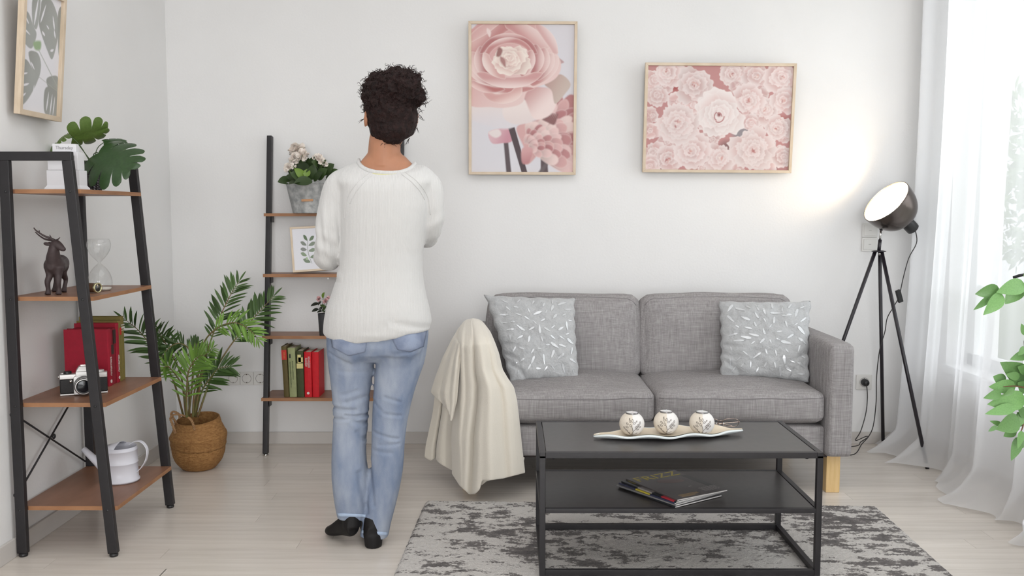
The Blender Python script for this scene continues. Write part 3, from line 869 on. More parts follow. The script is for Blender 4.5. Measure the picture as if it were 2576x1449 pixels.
# the large head: outer bowl then rows of cupped petals
c.poly([K(a, b) for a, b in ((100, 230), (170, 140), (300, 60), (640, 60), (760, 150), (850, 300), (915, 420), (900, 520), (820, 590), (640, 660), (590, 760), (480, 800), (330, 800), (100, 740))], Lc(206, 158, 156), Lc(224, 196, 192), K(300, 200), K(700, 640), 3)
def arc(cx, cy, rx, ry, a0, a1, w0, dark, light, n=9, tilt=0.0, rim=(232, 218, 212)):
    out, inn = [], []
    for q in range(n):
        f = q / (n - 1); a = math.radians(a0 + (a1 - a0) * f); w = w0 * max(0.0, math.sin(PI * (0.08 + 0.84 * f))) ** 0.6
        for lst, k in ((out, 1.0), (inn, 1.0 - w)):
            x, y = rx * k * math.cos(a), ry * k * math.sin(a)
            lst.append(K(cx + x * math.cos(tilt) - y * math.sin(tilt), cy + x * math.sin(tilt) + y * math.cos(tilt)))
    mid = (n - 1) // 2
    c.poly(out + inn[::-1], Lc(*dark), Lc(*light), inn[mid], out[mid], 1.6, True, Lc(*rim), 0.006)
D1, D2, L1, L2 = (186, 126, 124), (172, 108, 108), (226, 200, 196), (218, 184, 180)
arc(470, 380, 350, 300, 180, 275, 0.45, D1, (214, 176, 172)); arc(470, 380, 360, 300, 265, 345, 0.4, (196, 142, 140), (224, 198, 194))
arc(430, 330, 330, 260, 200, 262, 0.3, (216, 180, 176), (208, 164, 162)); arc(640, 330, 250, 240, 285, 365, 0.35, (206, 160, 158), (226, 204, 202))
arc(480, 420, 420, 230, -14, 62, 0.34, D1, L1); arc(480, 410, 385, 215, -18, 50, 0.32, D2, L1); arc(480, 400, 345, 205, -30, 48, 0.3, D1, L1); arc(475, 395, 300, 195, -40, 45, 0.32, D2, L1)
arc(470, 420, 370, 230, 100, 185, 0.38, D2, L1); arc(465, 410, 330, 215, 95, 200, 0.36, D1, L1); arc(465, 405, 290, 205, 120, 215, 0.34, D2, L1)
arc(440, 560, 330, 130, 40, 170, 0.5, D1, L1); arc(420, 660, 170, 110, -20, 170, 0.8, (206, 158, 154), (230, 204, 198)); arc(320, 560, 190, 120, 50, 170, 0.5, (176, 104, 102), (224, 190, 186))
arc(480, 470, 290, 170, 15, 165, 0.55, (200, 150, 148), (232, 210, 206)); 
arc(470, 380, 250, 200, 190, 350, 0.3, D2, L2); arc(475, 385, 210, 170, 170, 345, 0.3, (190, 130, 128), L1); arc(470, 400, 230, 165, -30, 60, 0.4, D1, L1); arc(460, 400, 215, 165, 95, 200, 0.45, (206, 158, 154), (232, 212, 206))
c.rose(*K(478, 400), 0.2, 0.82, 5, Lc(206, 168, 162), Lc(232, 218, 208), Lc(238, 226, 216), 4, 0.8, 0.2, 5, 0.4, (0.0, -0.012), None)
c.poly([K(a, b) for a, b in ((385, 300), (420, 320), (400, 372), (365, 370))], Lc(150, 104, 100), soft=4)
c.poly([K(a, b) for a, b in ((400, 375), (440, 400), (445, 465), (405, 420))], Lc(168, 122, 118), soft=4)
c.poly([K(a, b) for a, b in ((290, 140), (320, 170), (310, 215), (285, 170))], Lc(230, 210, 206), soft=3)
top = Vector((0.0555, 4.585, 1.742))
Mx = frame(((-0.213 + 0.3185) / 2, 4.610, 1.7405), (1, 0, -0.003), (0, -math.sin(math.radians(2.2)), math.cos(math.radians(2.2))))
Mx = frame((0.052, 4.612, 1.740), (1, 0, -0.004), (0, -0.038, 1))
framed('picture_frame', 'tall oak-framed print of a large pale pink ranunculus on the back wall', Mx, 0.531, 0.742, c)

# --- wide print: a bed of pale pink blossoms
c = Canvas(320, 232, Lc(184, 132, 130))
K = lambda x, y: ((x - 135) / 1700, (y - 125) / 1225)
for x, y, w, col in ((620, 560, 130, (112, 100, 102)), (380, 1090, 130, (112, 104, 106)), (1440, 370, 110, (150, 120, 122)), (1270, 920, 110, (140, 132, 136)), (300, 1260, 120, (112, 88, 88)), (1100, 1080, 90, (128, 92, 92)), (520, 260, 70, (140, 110, 110)), (1740, 780, 90, (160, 92, 90)), (1610, 1300, 80, (104, 84, 84)), (600, 1000, 80, (140, 76, 78)), (450, 340, 110, (160, 78, 76))):
    c.poly([K(x + w * math.cos(a), y + w * 0.8 * math.sin(a)) for a in [i * PI / 3 for i in range(6)]], Lc(*col), soft=14)
DK, LT, RM = Lc(200, 164, 161), Lc(221, 206, 203), Lc(226, 213, 210)
fl_ = [(210, 300, 130, 3, 5), (260, 480, 140, 3, 6), (380, 200, 180, 4, 6), (1130, 210, 170, 4, 6), (1400, 230, 175, 3, 5), (1680, 250, 190, 4, 6), (1180, 360, 90, 2, 5), (1540, 640, 180, 4, 7), (1760, 520, 170, 3, 6), (1700, 850, 170, 4, 7), (1330, 520, 190, 4, 7), (1360, 790, 120, 3, 5), (180, 720, 110, 2, 5), (180, 900, 120, 2, 5), (240, 1160, 150, 3, 6), (430, 1220, 170, 3, 6), (200, 1290, 120, 3, 5), (1760, 1180, 140, 3, 6), (1000, 1210, 190, 4, 7), (660, 930, 130, 3, 5), (700, 360, 240, 4, 6), (700, 1130, 220, 4, 7), (510, 790, 265, 5, 8), (1400, 1100, 280, 5, 9)]
r8 = random.Random(31)
fill = [(135 + 1700 * r8.random(), 125 + 1225 * r8.random(), r8.uniform(80, 150), 2, r8.choice((4, 5, 6))) for _ in range(34)]
for i, (x, y, r_, k, p) in enumerate(fill + fl_):
    jit = 1 + 0.05 * math.sin(i * 2.3)
    c.rose(*K(x, y), r_ / 1700, 0.95, k, [q * jit for q in DK], [q * jit for q in LT], RM, 20 + i, 0.9, 0.3, p, i * 0.7, (0.016 * math.sin(i), 0.012 * math.cos(i)), None)
    if r_ > 150:
        for q in range(5):
            a = r8.uniform(0, 6.28); d = r8.uniform(0, 0.16) * r_; th = r8.uniform(0, 3.14); l = r8.uniform(10, 26); w = r8.uniform(5, 10)
            cx_, cy_ = x + d * math.cos(a) + 27 * math.sin(i), y + d * math.sin(a) + 20 * math.cos(i)
            c.poly([K(cx_ + l * math.cos(th), cy_ + l * math.sin(th)), K(cx_ - w * math.sin(th), cy_ + w * math.cos(th)), K(cx_ - l * math.cos(th), cy_ - l * math.sin(th)), K(cx_ + w * math.sin(th), cy_ - w * math.cos(th))], Lc(*r8.choice(((186, 128, 122), (172, 112, 108), (226, 210, 204), (206, 158, 150)))), soft=3)
c.rose(*K(985, 680), 305 / 1700, 1.05, 7, Lc(208, 182, 179), Lc(225, 214, 211), Lc(230, 221, 218), 77, 0.8, 0.14, 6, 0.3, (0.002, 0.012), Lc(140, 84, 84))
for k in range(3):
    a0 = k * 2.1
    c.poly([K(985 + (70 - k * 14) * math.cos(a0 + q * 0.3), 715 + (76 - k * 14) * math.sin(a0 + q * 0.3)) for q in range(8)] + [K(985 + (58 - k * 14) * math.cos(a0 + q * 0.3), 715 + (62 - k * 14) * math.sin(a0 + q * 0.3)) for q in range(7, -1, -1)], Lc(176, 124, 122), soft=1.5)
Mx = frame((1.018, 4.606, 1.645), (1, 0, -0.006), (0, -0.075, 1))
framed('picture_frame', 'wide oak-framed print of many pale pink blossoms above the sofa', Mx, 0.738, 0.531, c)

# --- left wall print: grey-green monstera leaves on white
c = Canvas(110, 200, Lc(226, 224, 228))
K = lambda x, y: ((x - 138) / 214, (y - 0) / 722)
gl, gd = Lc(162, 164, 160), Lc(150, 151, 146)
lf = [((185, 60), (225, 20), (228, 120), (215, 225), (190, 200)), ((240, 40), (290, 20), (330, 90), (345, 170), (330, 300), (310, 375), (280, 330), (240, 240), (225, 180), (232, 100)), ((335, 80), (362, 50), (362, 330), (345, 300)),
      ((130, 160), (165, 150), (195, 215), (215, 260), (195, 345), (165, 345), (130, 290)), ((175, 380), (225, 365), (248, 430), (235, 520), (205, 480)), ((130, 470), (165, 425), (215, 490), (235, 520), (190, 640), (150, 700), (130, 690)),
      ((285, 500), (350, 470), (350, 570), (300, 560)), ((280, 560), (350, 560), (350, 740), (300, 730), (275, 690))]
for q in lf: c.poly([K(*p) for p in q], gd, gl, K(*q[0]), K(*q[2]), 2)
c.poly([K(200, 310), K(240, 290), K(240, 340), K(210, 350)], Lc(150, 172, 134), soft=4)
for (x0, y0, x1, y1) in ((225, 340, 345, 530), (235, 505, 345, 560)):
    c.poly([K(x0, y0), K(x0 + 5, y0), K(x1 + 6, y1), K(x1, y1)], Lc(168, 172, 164), soft=2, closed_spline=False)
for (x0, y0, x1, y1, w) in ((200, 210, 218, 40, 9), (235, 180, 262, 60, 8), (262, 250, 246, 225, 12), (300, 330, 318, 310, 14), (285, 200, 270, 180, 8), (318, 190, 305, 110, 9), (325, 240, 316, 190, 8), (145, 250, 180, 275, 10), (170, 215, 150, 175, 8), (190, 430, 212, 470, 8), (175, 500, 140, 520, 9), (185, 560, 140, 590, 12), (170, 620, 140, 660, 9), (290, 700, 300, 580, 7), (312, 720, 322, 590, 7), (330, 720, 338, 600, 6), (208, 640, 214, 560, 5)):
    dx, dy = x1 - x0, y1 - y0; l = math.hypot(dx, dy); nx, ny = -dy / l * w, dx / l * w
    c.poly([K(x0, y0), K(x0 + dx * .4 + nx / 2, y0 + dy * .4 + ny / 2), K(x1, y1), K(x0 + dx * .4 - nx / 2, y0 + dy * .4 - ny / 2)], Lc(228, 226, 230), soft=1.5)
Mx = frame((-1.672, 3.312, 1.742), (0, 1, 0), (0.085, 0, 1))
# x axis along +y, y axis up, normal = x cross y must face +x
framed('picture_frame', 'oak-framed print of grey-green monstera leaves on the left wall', Mx, 0.292, 0.452, c, fw=0.018)

# --- small print on the back shelf: eucalyptus sprig
c = Canvas(120, 168, Lc(222, 221, 226))
K = lambda x, y: ((x - 235) / 870, (y - 270) / 830)
c.poly([K(640, 520), K(620, 700), K(650, 850), K(715, 985), K(722, 978), K(662, 850), (0.0 + K(632, 700)[0], K(632, 700)[1]), K(650, 525)], Lc(120, 128, 112), soft=1.5, closed_spline=False)
for (x0, y0, x1, y1, w, col) in ((540, 400, 640, 520, 76, (92, 112, 84)), (445, 535, 605, 610, 76, (128, 134, 124)), (430, 680, 600, 700, 74, (134, 136, 132)), (430, 760, 590, 820, 76, (132, 148, 122)), (485, 890, 680, 955, 86, (118, 132, 112)), (560, 860, 620, 900, 60, (166, 184, 150)),
                               (830, 430, 690, 520, 76, (104, 122, 96)), (860, 560, 660, 620, 76, (128, 138, 122)), (850, 700, 650, 730, 74, (134, 146, 126)), (860, 830, 680, 860, 74, (124, 138, 116))):
    dx, dy = x1 - x0, y1 - y0; l = math.hypot(dx, dy); nx, ny = -dy / l * w / 2, dx / l * w / 2
    c.poly([K(x0, y0), K(x0 + dx * .35 + nx, y0 + dy * .35 + ny), K(x0 + dx * .75 + nx * .7, y0 + dy * .75 + ny * .7), K(x1, y1), K(x0 + dx * .75 - nx * .7, y0 + dy * .75 - ny * .7), K(x0 + dx * .35 - nx, y0 + dy * .35 - ny)], Lc(*col), soft=1.5)
zb = BSZ[2]
p0 = at(736.5, 688, 4.50); p1 = at(819, 683, 4.515); p2 = at(716, 576, 4.565)
p0 = Vector((p0.x, 4.50, zb + 0.001)); xa = Vector((1, 0.15, 0)).normalized()
ya = Vector((-0.175, 0.28, 1)).normalized(); ya = (ya - xa * ya.dot(xa)).normalized()
Wf, Hf = 0.172, 0.228
xv = Vector((1, 0.24, 0.055)).normalized(); yv = Vector((0, 0.27, 0.95)); yv = (yv - xv * yv.dot(xv)).normalized()
Mx = frame(p0 + xv * Wf / 2 + yv * Hf / 2 + Vector((0, 0.004, 0.005)), xv, yv)
framed('small_picture_frame', 'small tilted pale-framed print of a eucalyptus sprig on the back shelf', Mx, Wf, Hf, c, fw=0.010, fd=0.014)
# ------------------------------------------------------------------ sockets and switches
M_sock = mat('socket_plastic', rgb(222, 220, 216), 0.35)
M_hole = mat('socket_recess', rgb(176, 172, 168), 0.5)
def plate(name, label, cat, x0, x1, z0, z1, group, kind):
    t = thing(name, label, cat, ((x0 + x1) / 2, YB - 0.006, (z0 + z1) / 2), group)
    MB().box(x0, x1, YB - 0.009, YB - 0.0002, z0, z1).build('cover_plate', M_sock, t, bevel=0.0025)
    xc, zc = (x0 + x1) / 2, (z0 + z1) / 2; w = (x1 - x0)
    if kind == 'socket':
        Mx = frame((xc, YB - 0.0088, zc), (1, 0, 0), (0, 0, 1))
        MB().lathe([(0.024, -0.006), (0.024, 0.0012), (0.0215, 0.0012), (0.0205, -0.004), (0.0001, -0.0045)], 28, Mx, cap=False).build('socket_well', M_hole, t, smooth=True)
        for dx in (-0.0095, 0.0095):
            MB().lathe([(0.0028, 0), (0.0028, 0.001)], 10, frame((xc + dx, YB - 0.0052, zc), (1, 0, 0), (0, 0, 1))).build('pin_hole', M_dark, t)
        for dz in (-0.0205, 0.0205):
            MB().box(xc - 0.003, xc + 0.003, YB - 0.0105, YB - 0.006, zc + dz - 0.002, zc + dz + 0.002).build('earth_clip', M_chrome, t)
    else:
        MB().box(x0 + 0.008, x1 - 0.008, YB - 0.012, YB - 0.008, z0 + 0.008, z1 - 0.008).build('rocker', M_sock, t, bevel=0.002)
        MB().box(xc - 0.006, xc + 0.006, YB - 0.0126, YB - 0.0118, zc - 0.0012, zc + 0.0012).build('indicator_mark', M_hole, t)
    return t
g = 'wall sockets between the palm and the ladder shelf'
plate('wall_socket', 'white wall socket just right of the palm fronds, first of three', 'socket', -1.455, -1.387, 0.305, 0.373, g, 'socket')
plate('wall_socket', 'white wall socket in the middle of the row of three', 'socket', -1.386, -1.318, 0.305, 0.373, g, 'socket')
plate('wall_socket', 'white wall socket partly hidden behind the leaning shelf leg', 'socket', -1.317, -1.249, 0.305, 0.373, g, 'socket')
plate('wall_socket', 'white wall socket beside the sofa armrest with a black plug in it', 'socket', 1.755, 1.835, 0.282, 0.358, None, 'socket')
plate('wall_switch', 'white light switch on the back wall, upper of two behind the floor lamp', 'switch', 1.762, 1.840, 1.058, 1.127, 'light switches', 'switch')
plate('wall_switch', 'white light switch on the back wall, lower of two behind the floor lamp', 'switch', 1.762, 1.840, 0.986, 1.057, 'light switches', 'switch')

# ------------------------------------------------------------------ tripod floor lamp
M_lampblk = mat('lamp_black', rgb(34, 30, 36), 0.3)
M_shade = mat('lamp_shade_metal', rgb(92, 84, 80), 0.2, metal=0.85)
M_inner = mat('lamp_inner_white', rgb(245, 242, 236), 0.5)
M_bulb = mat('glowing_bulb', (1, 0.9, 0.75, 1), 0.4, emit=(1.0, 0.80, 0.56, 1), estr=66)
AP = Vector((1.770, 4.45, 0.992))
lamp = thing('floor_lamp', 'lit tripod floor lamp with dark metal dome shade beside the curtain', 'lamp', (1.77, 4.45, 0))
feet = [Vector((1.888, 4.612, 0.003)), Vector((1.922, 4.185, 0.0)), Vector((1.490, 4.60, 0.003))]
for ft in feet:
    d = (ft - AP); h = Vector((d.x, d.y, 0)).normalized()
    a = AP + h * 0.016 + Vector((0, 0, 0.004))
    q = MB().tube([a, ft], [0.0088, 0.0088], 12).build('leg', M_lampblk, lamp, smooth=True)
    MB().tube([a + (ft - a) * 0.975, a + (ft - a) * 0.992], 0.0094, 12).build('clear_foot_sleeve', M_hole, q, smooth=True)
MB().lathe([(0.028, 0.0), (0.034, 0.002), (0.034, 0.005), (0.02, 0.008)], 24, Matrix.Translation(AP)).build('leg_hub', M_lampblk, lamp, smooth=True)
MB().ball(AP + Vector((0, -0.012, -0.008)), 0.008, 0.008, 0.008, 12, 8).build('hub_screw', M_chrome, lamp, smooth=True)
MB().tube([AP, AP + Vector((0.004, 0, 0.06))], 0.0085, 12).build('stem', M_lampblk, lamp, smooth=True)
MB().tube([AP + Vector((0.004, 0, 0.06)), AP + Vector((0.006, 0, 0.105))], 0.005, 12).build('stem_rod', M_chrome, lamp, smooth=True)
# shade: axis n points out of the opening
OC = at(2229, 507, 4.43)
nrm = Vector((-0.738, -0.205, 0.636)).normalized()
zx = nrm; xx = Vector((0, 0, 1)).cross(zx).normalized(); yx = zx.cross(xx)
MS = Matrix(((xx.x, yx.x, zx.x, OC.x), (xx.y, yx.y, zx.y, OC.y), (xx.z, yx.z, zx.z, OC.z), (0, 0, 0, 1)))
RS = 0.122
prof_o, prof_i = [], []
for k in range(17):
    f = k / 16; a = f * PI / 2
    r = RS * max(0.0, math.cos(a)) ** 0.72
    zz = -0.150 * math.sin(a)
    r = max(r, 0.028)
    prof_o.append((r + 0.0015, zz)); prof_i.append((max(r - 0.001, 0.02), zz + 0.002))
MB().lathe(prof_o, 48, MS, cap=False).build('shade', M_shade, lamp, smooth=True)
MB().lathe(prof_i + [(0.001, -0.146)], 48, MS, cap=False).build('shade_lining', M_inner, lamp, smooth=True)
MB().lathe([(RS - 0.0015, 0.0015), (RS + 0.002, 0.0015), (RS + 0.002, -0.003), (RS - 0.0015, -0.003), (RS - 0.0015, 0.0015)], 48, MS, cap=False).build('shade_rim', M_shade, lamp, smooth=True)
MB().lathe([(0.029, -0.146), (0.031, -0.150), (0.031, -0.205), (0.027, -0.209), (0.001, -0.209)], 28, MS, cap=False).build('lamp_socket', M_dark, lamp, smooth=True)
MB().ball(MS @ Vector((0, 0, -0.07)), 0.036, 0.036, 0.036, 20, 14).build('bulb', M_bulb, lamp, smooth=True)
MB().lathe([(0.016, -0.14), (0.016, -0.10)], 16, MS).build('bulb_base', M_chrome, lamp, smooth=True)
# swivel joint between stem and shade
q = AP + Vector((0.006, 0, 0.105))
MB().ball(q + Vector((0.004, 0, 0.006)), 0.011, 0.011, 0.009, 12, 8).build('swivel_joint', M_lampblk, lamp, smooth=True)
# cord from the socket, through the inline switch, down to the wall socket
s0 = MS @ Vector((0.012, 0, -0.208))
swp = at(2262, 745, 4.44)
M_cord = mat('black_cord', rgb(45, 42, 42), 0.5)
pts = [s0, at(2306, 610, 4.44), at(2286, 650, 4.44), at(2272, 700, 4.44), swp, at(2249, 770, 4.45), at(2232, 800, 4.46), at(2226, 835, 4.47), at(2213, 880, 4.48), at(2205, 950, 4.50), at(2204, 1010, 4.53), at(2197, 1070, 4.55), at(2185, 1098, 4.50), at(2168, 1117, 4.46)]
pts.append(Vector((1.665, 4.42, 0.004))); pts.append(Vector((1.56, 4.45, 0.004))); pts.append(Vector((1.53, 4.50, 0.004))); pts.append(Vector((1.58, 4.53, 0.01)))
pts += [at(2153, 1122, 4.48), at(2165, 1112, 4.52), at(2183, 1100, 4.55), at(2178, 1098, 4.56), at(2152, 1108, 4.57), at(2165, 1085, 4.59), at(2178, 1040, 4.61), at(2182, 1000, 4.615), at(2180, 970, 4.612), at(2176, 963, 4.612)]
pts = [Vector((p.x, p.y, max(p.z, 0.0035))) for p in pts]
MB().tube(sp3(pts, 150), 0.0024, 6).build('cord', M_cord, lamp, smooth=True)
d = (at(2272, 718, 4.44) - at(2254, 765, 4.45)).normalized()
Msw = frame(swp, (1, 0.1, 0.4), d)
MB().box(-0.012, 0.012, -0.032, 0.032, -0.008, 0.008, Msw).build('cord_switch', M_dark, lamp, bevel=0.003)
Mp = frame((1.795, YB - 0.006, 0.320), (1, 0, 0), (0, 0, 1))
MB().lathe([(0.018, 0.0), (0.019, 0.012), (0.017, 0.030), (0.010, 0.040)], 20, Mp).build('plug', M_dark, lamp, smooth=True)

# ------------------------------------------------------------------ left shelf: stag figurine
M_stag = mat('dark_bronze_resin', rgb(66, 54, 54), 0.55, spec=0.4, var=0.1, vscale=60)
zs = LSZ[2] + 0.0004
st = thing('stag_figurine', 'dark brown stag figurine with swept-back antlers on the left shelf', 'figurine', (-1.59, 3.24, zs))
mb = MB()
X = lambda x, y, z: Vector((x, y, zs + z))
# body runs away from the camera, slightly to the right; head turned to +x
ch, rp = X(-1.587, 3.195, 0.100), X(-1.578, 3.285, 0.104)
def blend(pts, rs, n=18, squash=None):
    P = sp3(pts, n); q = [float(v[0]) for v in spline([(r,) for r in rs], n)]
    mb.tube(P, q, 14, squash=squash)
blend([X(-1.588, 3.165, 0.098), X(-1.589, 3.18, 0.100), X(-1.592, 3.205, 0.099), X(-1.601, 3.245, 0.100), X(-1.614, 3.290, 0.104), X(-1.620, 3.310, 0.106), X(-1.623, 3.322, 0.104)], [0.012, 0.028, 0.034, 0.031, 0.031, 0.025, 0.010])
blend([X(-1.586, 3.195, 0.105), X(-1.583, 3.182, 0.125), X(-1.577, 3.172, 0.146), X(-1.573, 3.168, 0.162), X(-1.570, 3.168, 0.174)], [0.029, 0.025, 0.020, 0.017, 0.015])
blend([X(-1.578, 3.17, 0.175), X(-1.566, 3.168, 0.176), X(-1.553, 3.165, 0.169), X(-1.540, 3.162, 0.160), X(-1.531, 3.161, 0.157)], [0.012, 0.0155, 0.0135, 0.0095, 0.006])
legs = [((-1.602, 3.188), (-1.606, 3.182), 0.0), ((-1.572, 3.190), (-1.570, 3.184), 0.0), ((-1.630, 3.298), (-1.645, 3.306), 1), ((-1.602, 3.288), (-1.602, 3.288), 1)]
for (x0, y0), (x1, y1), hind in legs:
    if hind: blend([X(x0, y0, 0.095), X(x0, y0 - 0.008, 0.070), X(x1, y1 + 0.014, 0.045), X(x1, y1 + 0.004, 0.020), X(x1, y1, 0.006)], [0.020, 0.015, 0.0085, 0.0075, 0.009])
    else: blend([X(x0, y0, 0.095), X(x0, y0, 0.066), X(x1, y1 - 0.002, 0.045), X(x1, y1, 0.022), X(x1, y1, 0.006)], [0.017, 0.012, 0.0100, 0.0078, 0.009])
    mb.tube([X(x1, y1 - 0.001, 0.010), X(x1, y1 - 0.004, 0.0005)], [0.009, 0.0105], 12)
blend([X(-1.622, 3.316, 0.110), X(-1.625, 3.326, 0.098), X(-1.625, 3.327, 0.088)], [0.005, 0.006, 0.003])
bake(mb, [('REMESH', dict(mode='VOXEL', voxel_size=0.0026)), ('SMOOTH', dict(iterations=5, factor=0.5))], 'body', M_stag, st)
def sub(name, paths, mm=M_stag):
    q = MB()
    for P, r0, r1 in paths:
        P = sp3(P, 14); q.tube(P, [r0 + (r1 - r0) * (k / 13) for k in range(14)], 8)
    return q.build(name, mm, st, smooth=True)
# antlers sweep back to the left
h0 = X(-1.568, 3.166, 0.188)
sub('antler', [([h0, X(-1.580, 3.160, 0.196), X(-1.600, 3.155, 0.205), X(-1.622, 3.15, 0.222), X(-1.630, 3.15, 0.232)], 0.0048, 0.0016), ([X(-1.576, 3.160, 0.194), X(-1.580, 3.156, 0.208)], 0.003, 0.001), ([X(-1.613, 3.152, 0.214), X(-1.612, 3.15, 0.224)], 0.0025, 0.001), ([h0, X(-1.555, 3.16, 0.192), X(-1.546, 3.158, 0.199)], 0.0034, 0.0012)])
sub('antler', [([X(-1.571, 3.176, 0.187), X(-1.588, 3.178, 0.189), X(-1.610, 3.18, 0.193), X(-1.632, 3.185, 0.206), X(-1.645, 3.188, 0.217)], 0.0048, 0.0016), ([X(-1.585, 3.178, 0.189), X(-1.588, 3.18, 0.199)], 0.003, 0.001)])
for s, y in ((1, 3.150), (-1, 3.186)):
    q = MB(); c0 = X(-1.578, y if s > 0 else y, 0.177)
    q.ball(X(-1.592, 3.160 if s > 0 else 3.184, 0.176), 0.013, 0.004, 0.0062, 12, 8, Matrix.Rotation(0.2, 4, 'Y'))
    q.build('ear', M_stag, st, smooth=True)

# hourglass of clear glass
M_hg = thin_glass('hourglass_glass', 1.5, (0.975, 0.98, 0.98, 1))
hgx, hgy = -1.505, 3.36
hg = thing('hourglass', 'clear glass hourglass with two rounded bulbs on the left shelf', 'hourglass', (hgx, hgy, zs))
prof = [(0.001, 0.0), (0.030, 0.0), (0.038, 0.006), (0.0415, 0.022), (0.0405, 0.042), (0.034, 0.064), (0.022, 0.082), (0.010, 0.094), (0.0048, 0.101), (0.010, 0.109), (0.022, 0.122), (0.034, 0.140), (0.0405, 0.160), (0.0405, 0.174), (0.036, 0.186), (0.034, 0.188), (0.001, 0.188)]
P = [tuple(v) for v in spline(prof, 60)]
MB().lathe([(max(r, 0.0005), z) for r, z in P], 40, Matrix.Translation((hgx, hgy, zs)), cap=False).build('glass_body', M_hg, hg, smooth=True)
MB().lathe([(0.001, 0.0008), (0.032, 0.0008), (0.037, 0.005), (0.0385, 0.011), (0.001, 0.0125)], 32, Matrix.Translation((hgx, hgy, zs)), cap=False).build('sand', mat('white_sand', rgb(226, 222, 214), 0.9), hg, smooth=True)
# small brown cylinder with a brass ring lying in front of it
M_brown = mat('brown_leather', rgb(88, 62, 42), 0.5, var=0.15, vscale=40); M_brass = mat('brass', rgb(206, 200, 160), 0.25, metal=0.9)
cy = thing('spyglass', 'short brown cylinder with pale brass ring lying before the hourglass', 'spyglass', (-1.49, 3.27, zs))
Mc = frame((-1.466, 3.250, zs + 0.0185), (0.38, 0.92, 0), (0, 0, 1))   # axis towards the camera and right
Mc = Mc @ Matrix.Identity(4)
MB().lathe([(0.0165, -0.048), (0.0165, 0.0)], 28, Mc).build('barrel', M_brown, cy, smooth=False, bevel=0.001)
MB().lathe([(0.0165, -0.004), (0.0182, -0.004), (0.0182, 0.004), (0.0140, 0.0045), (0.0135, 0.0005)], 28, Mc, cap=False).build('brass_ring', M_brass, cy, smooth=True)
MB().lathe([(0.0138, 0.0015), (0.001, 0.003)], 28, Mc, cap=False).build('lens', mat('dark_lens', rgb(40, 38, 36), 0.05, spec=0.8), cy, smooth=True)
MB().lathe([(0.0165, -0.052), (0.0182, -0.052), (0.0182, -0.047), (0.0165, -0.047)], 28, Mc).build('brass_ring', M_brass, cy, smooth=True)

# ------------------------------------------------------------------ left shelf: camera
M_silver = mat('satin_silver', rgb(196, 194, 192), 0.35, metal=0.55, spec=0.6)
M_leath = mat('black_leatherette', rgb(26, 25, 26), 0.55, bump=0.3, bscale=900)
zc = LSZ[1] + 0.0004
cmr = thing('film_camera', 'silver and black film camera with a round lens on the left shelf', 'camera', (0, 0, 0))
w2 = 0.068
MB().box(-w2, w2, -0.016, 0.016, 0.0, 0.006).build('base_plate', M_silver, cmr, world=False, bevel=0.002)
MB().box(-w2, w2, -0.0155, 0.0155, 0.006, 0.051).build('body', M_leath, cmr, world=False, bevel=0.004)
MB().box(-w2, w2, -0.016, 0.016, 0.051, 0.067).build('top_plate', M_silver, cmr, world=False, bevel=0.0025)
q = MB(); q.loft([[Vector((x * s, y, z)) for x, y in ((-0.022, -0.024), (0.022, -0.024), (0.022, 0.017), (-0.022, 0.017))] for z, s in ((0.060, 1.0), (0.074, 1.0))]); q.loft([[Vector((x * s, y * t - 0.002, z)) for x, y in ((-0.022, -0.022), (0.022, -0.022), (0.022, 0.017), (-0.022, 0.017))] for z, s, t in ((0.0742, 1.0, 1), (0.090, 0.55, 0.8))])
q.build('prism_housing', M_silver, cmr, world=False, bevel=0.0015)
MB().box(-0.008, 0.008, -0.004, 0.012, 0.0895, 0.093).build('hot_shoe', M_chrome, cmr, world=False, bevel=0.0005)
MB().box(-0.011, 0.011, 0.014, 0.024, 0.072, 0.086).build('eyepiece', M_dark, cmr, world=False, bevel=0.002)
q = MB(); q.prism([(-0.029, 0.002), (0.029, 0.002), (0.029, 0.057), (0.022, 0.062), (-0.022, 0.062), (-0.029, 0.057)], 0.008, frame((0, -0.0155, 0), (1, 0, 0), (0, 0, 1))); q.build('mount_plate', M_silver, cmr, world=False, bevel=0.002)
Ml = frame((0.0, -0.023, 0.032), (1, 0, 0), (0, 0, 1))
lens = MB().lathe([(0.027, 0), (0.0285, 0.002), (0.0285, 0.012), (0.027, 0.013), (0.0275, 0.014), (0.0275, 0.024), (0.0255, 0.026), (0.0255, 0.034), (0.0215, 0.035), (0.018, 0.026), (0.001, 0.024)], 36, Ml, cap=False).build('lens', M_dark, cmr, world=False, smooth=True)
for z0, r in ((0.0125, 0.0282), (0.0250, 0.0268), (0.034, 0.0245)):
    MB().lathe([(r - 0.003, z0), (r, z0), (r, z0 + 0.0012), (r - 0.003, z0 + 0.0012)], 36, Ml, cap=False).build('lens_ring', M_silver, lens, world=False, smooth=True)
MB().lathe([(0.0175, 0.0272), (0.010, 0.0285), (0.001, 0.029)], 32, Ml, cap=False).build('front_glass', mat('coated_lens', rgb(18, 19, 24), 0.12, spec=0.35), lens, world=False, smooth=True)
for x, r, h, mm in ((-0.045, 0.0115, 0.008, M_dark), (-0.060, 0.005, 0.004, M_silver), (0.048, 0.0115, 0.007, M_silver)):
    MB().lathe([(r, 0.067), (r, 0.067 + h - 0.001), (r - 0.001, 0.067 + h)], 24, Matrix.Translation((x, 0, 0))).build('top_dial', mm, cmr, world=False, smooth=False, bevel=0.0006)
MB().ball((-0.036, -0.019, 0.045), 0.0055, 0.006, 0.0055, 12, 8).build('self_timer_knob', M_chrome, cmr, world=False, smooth=True)
MB().ball((-0.070, 0, 0.058), 0.004, 0.003, 0.004, 10, 6).build('strap_lug', M_chrome, cmr, world=False, smooth=True)
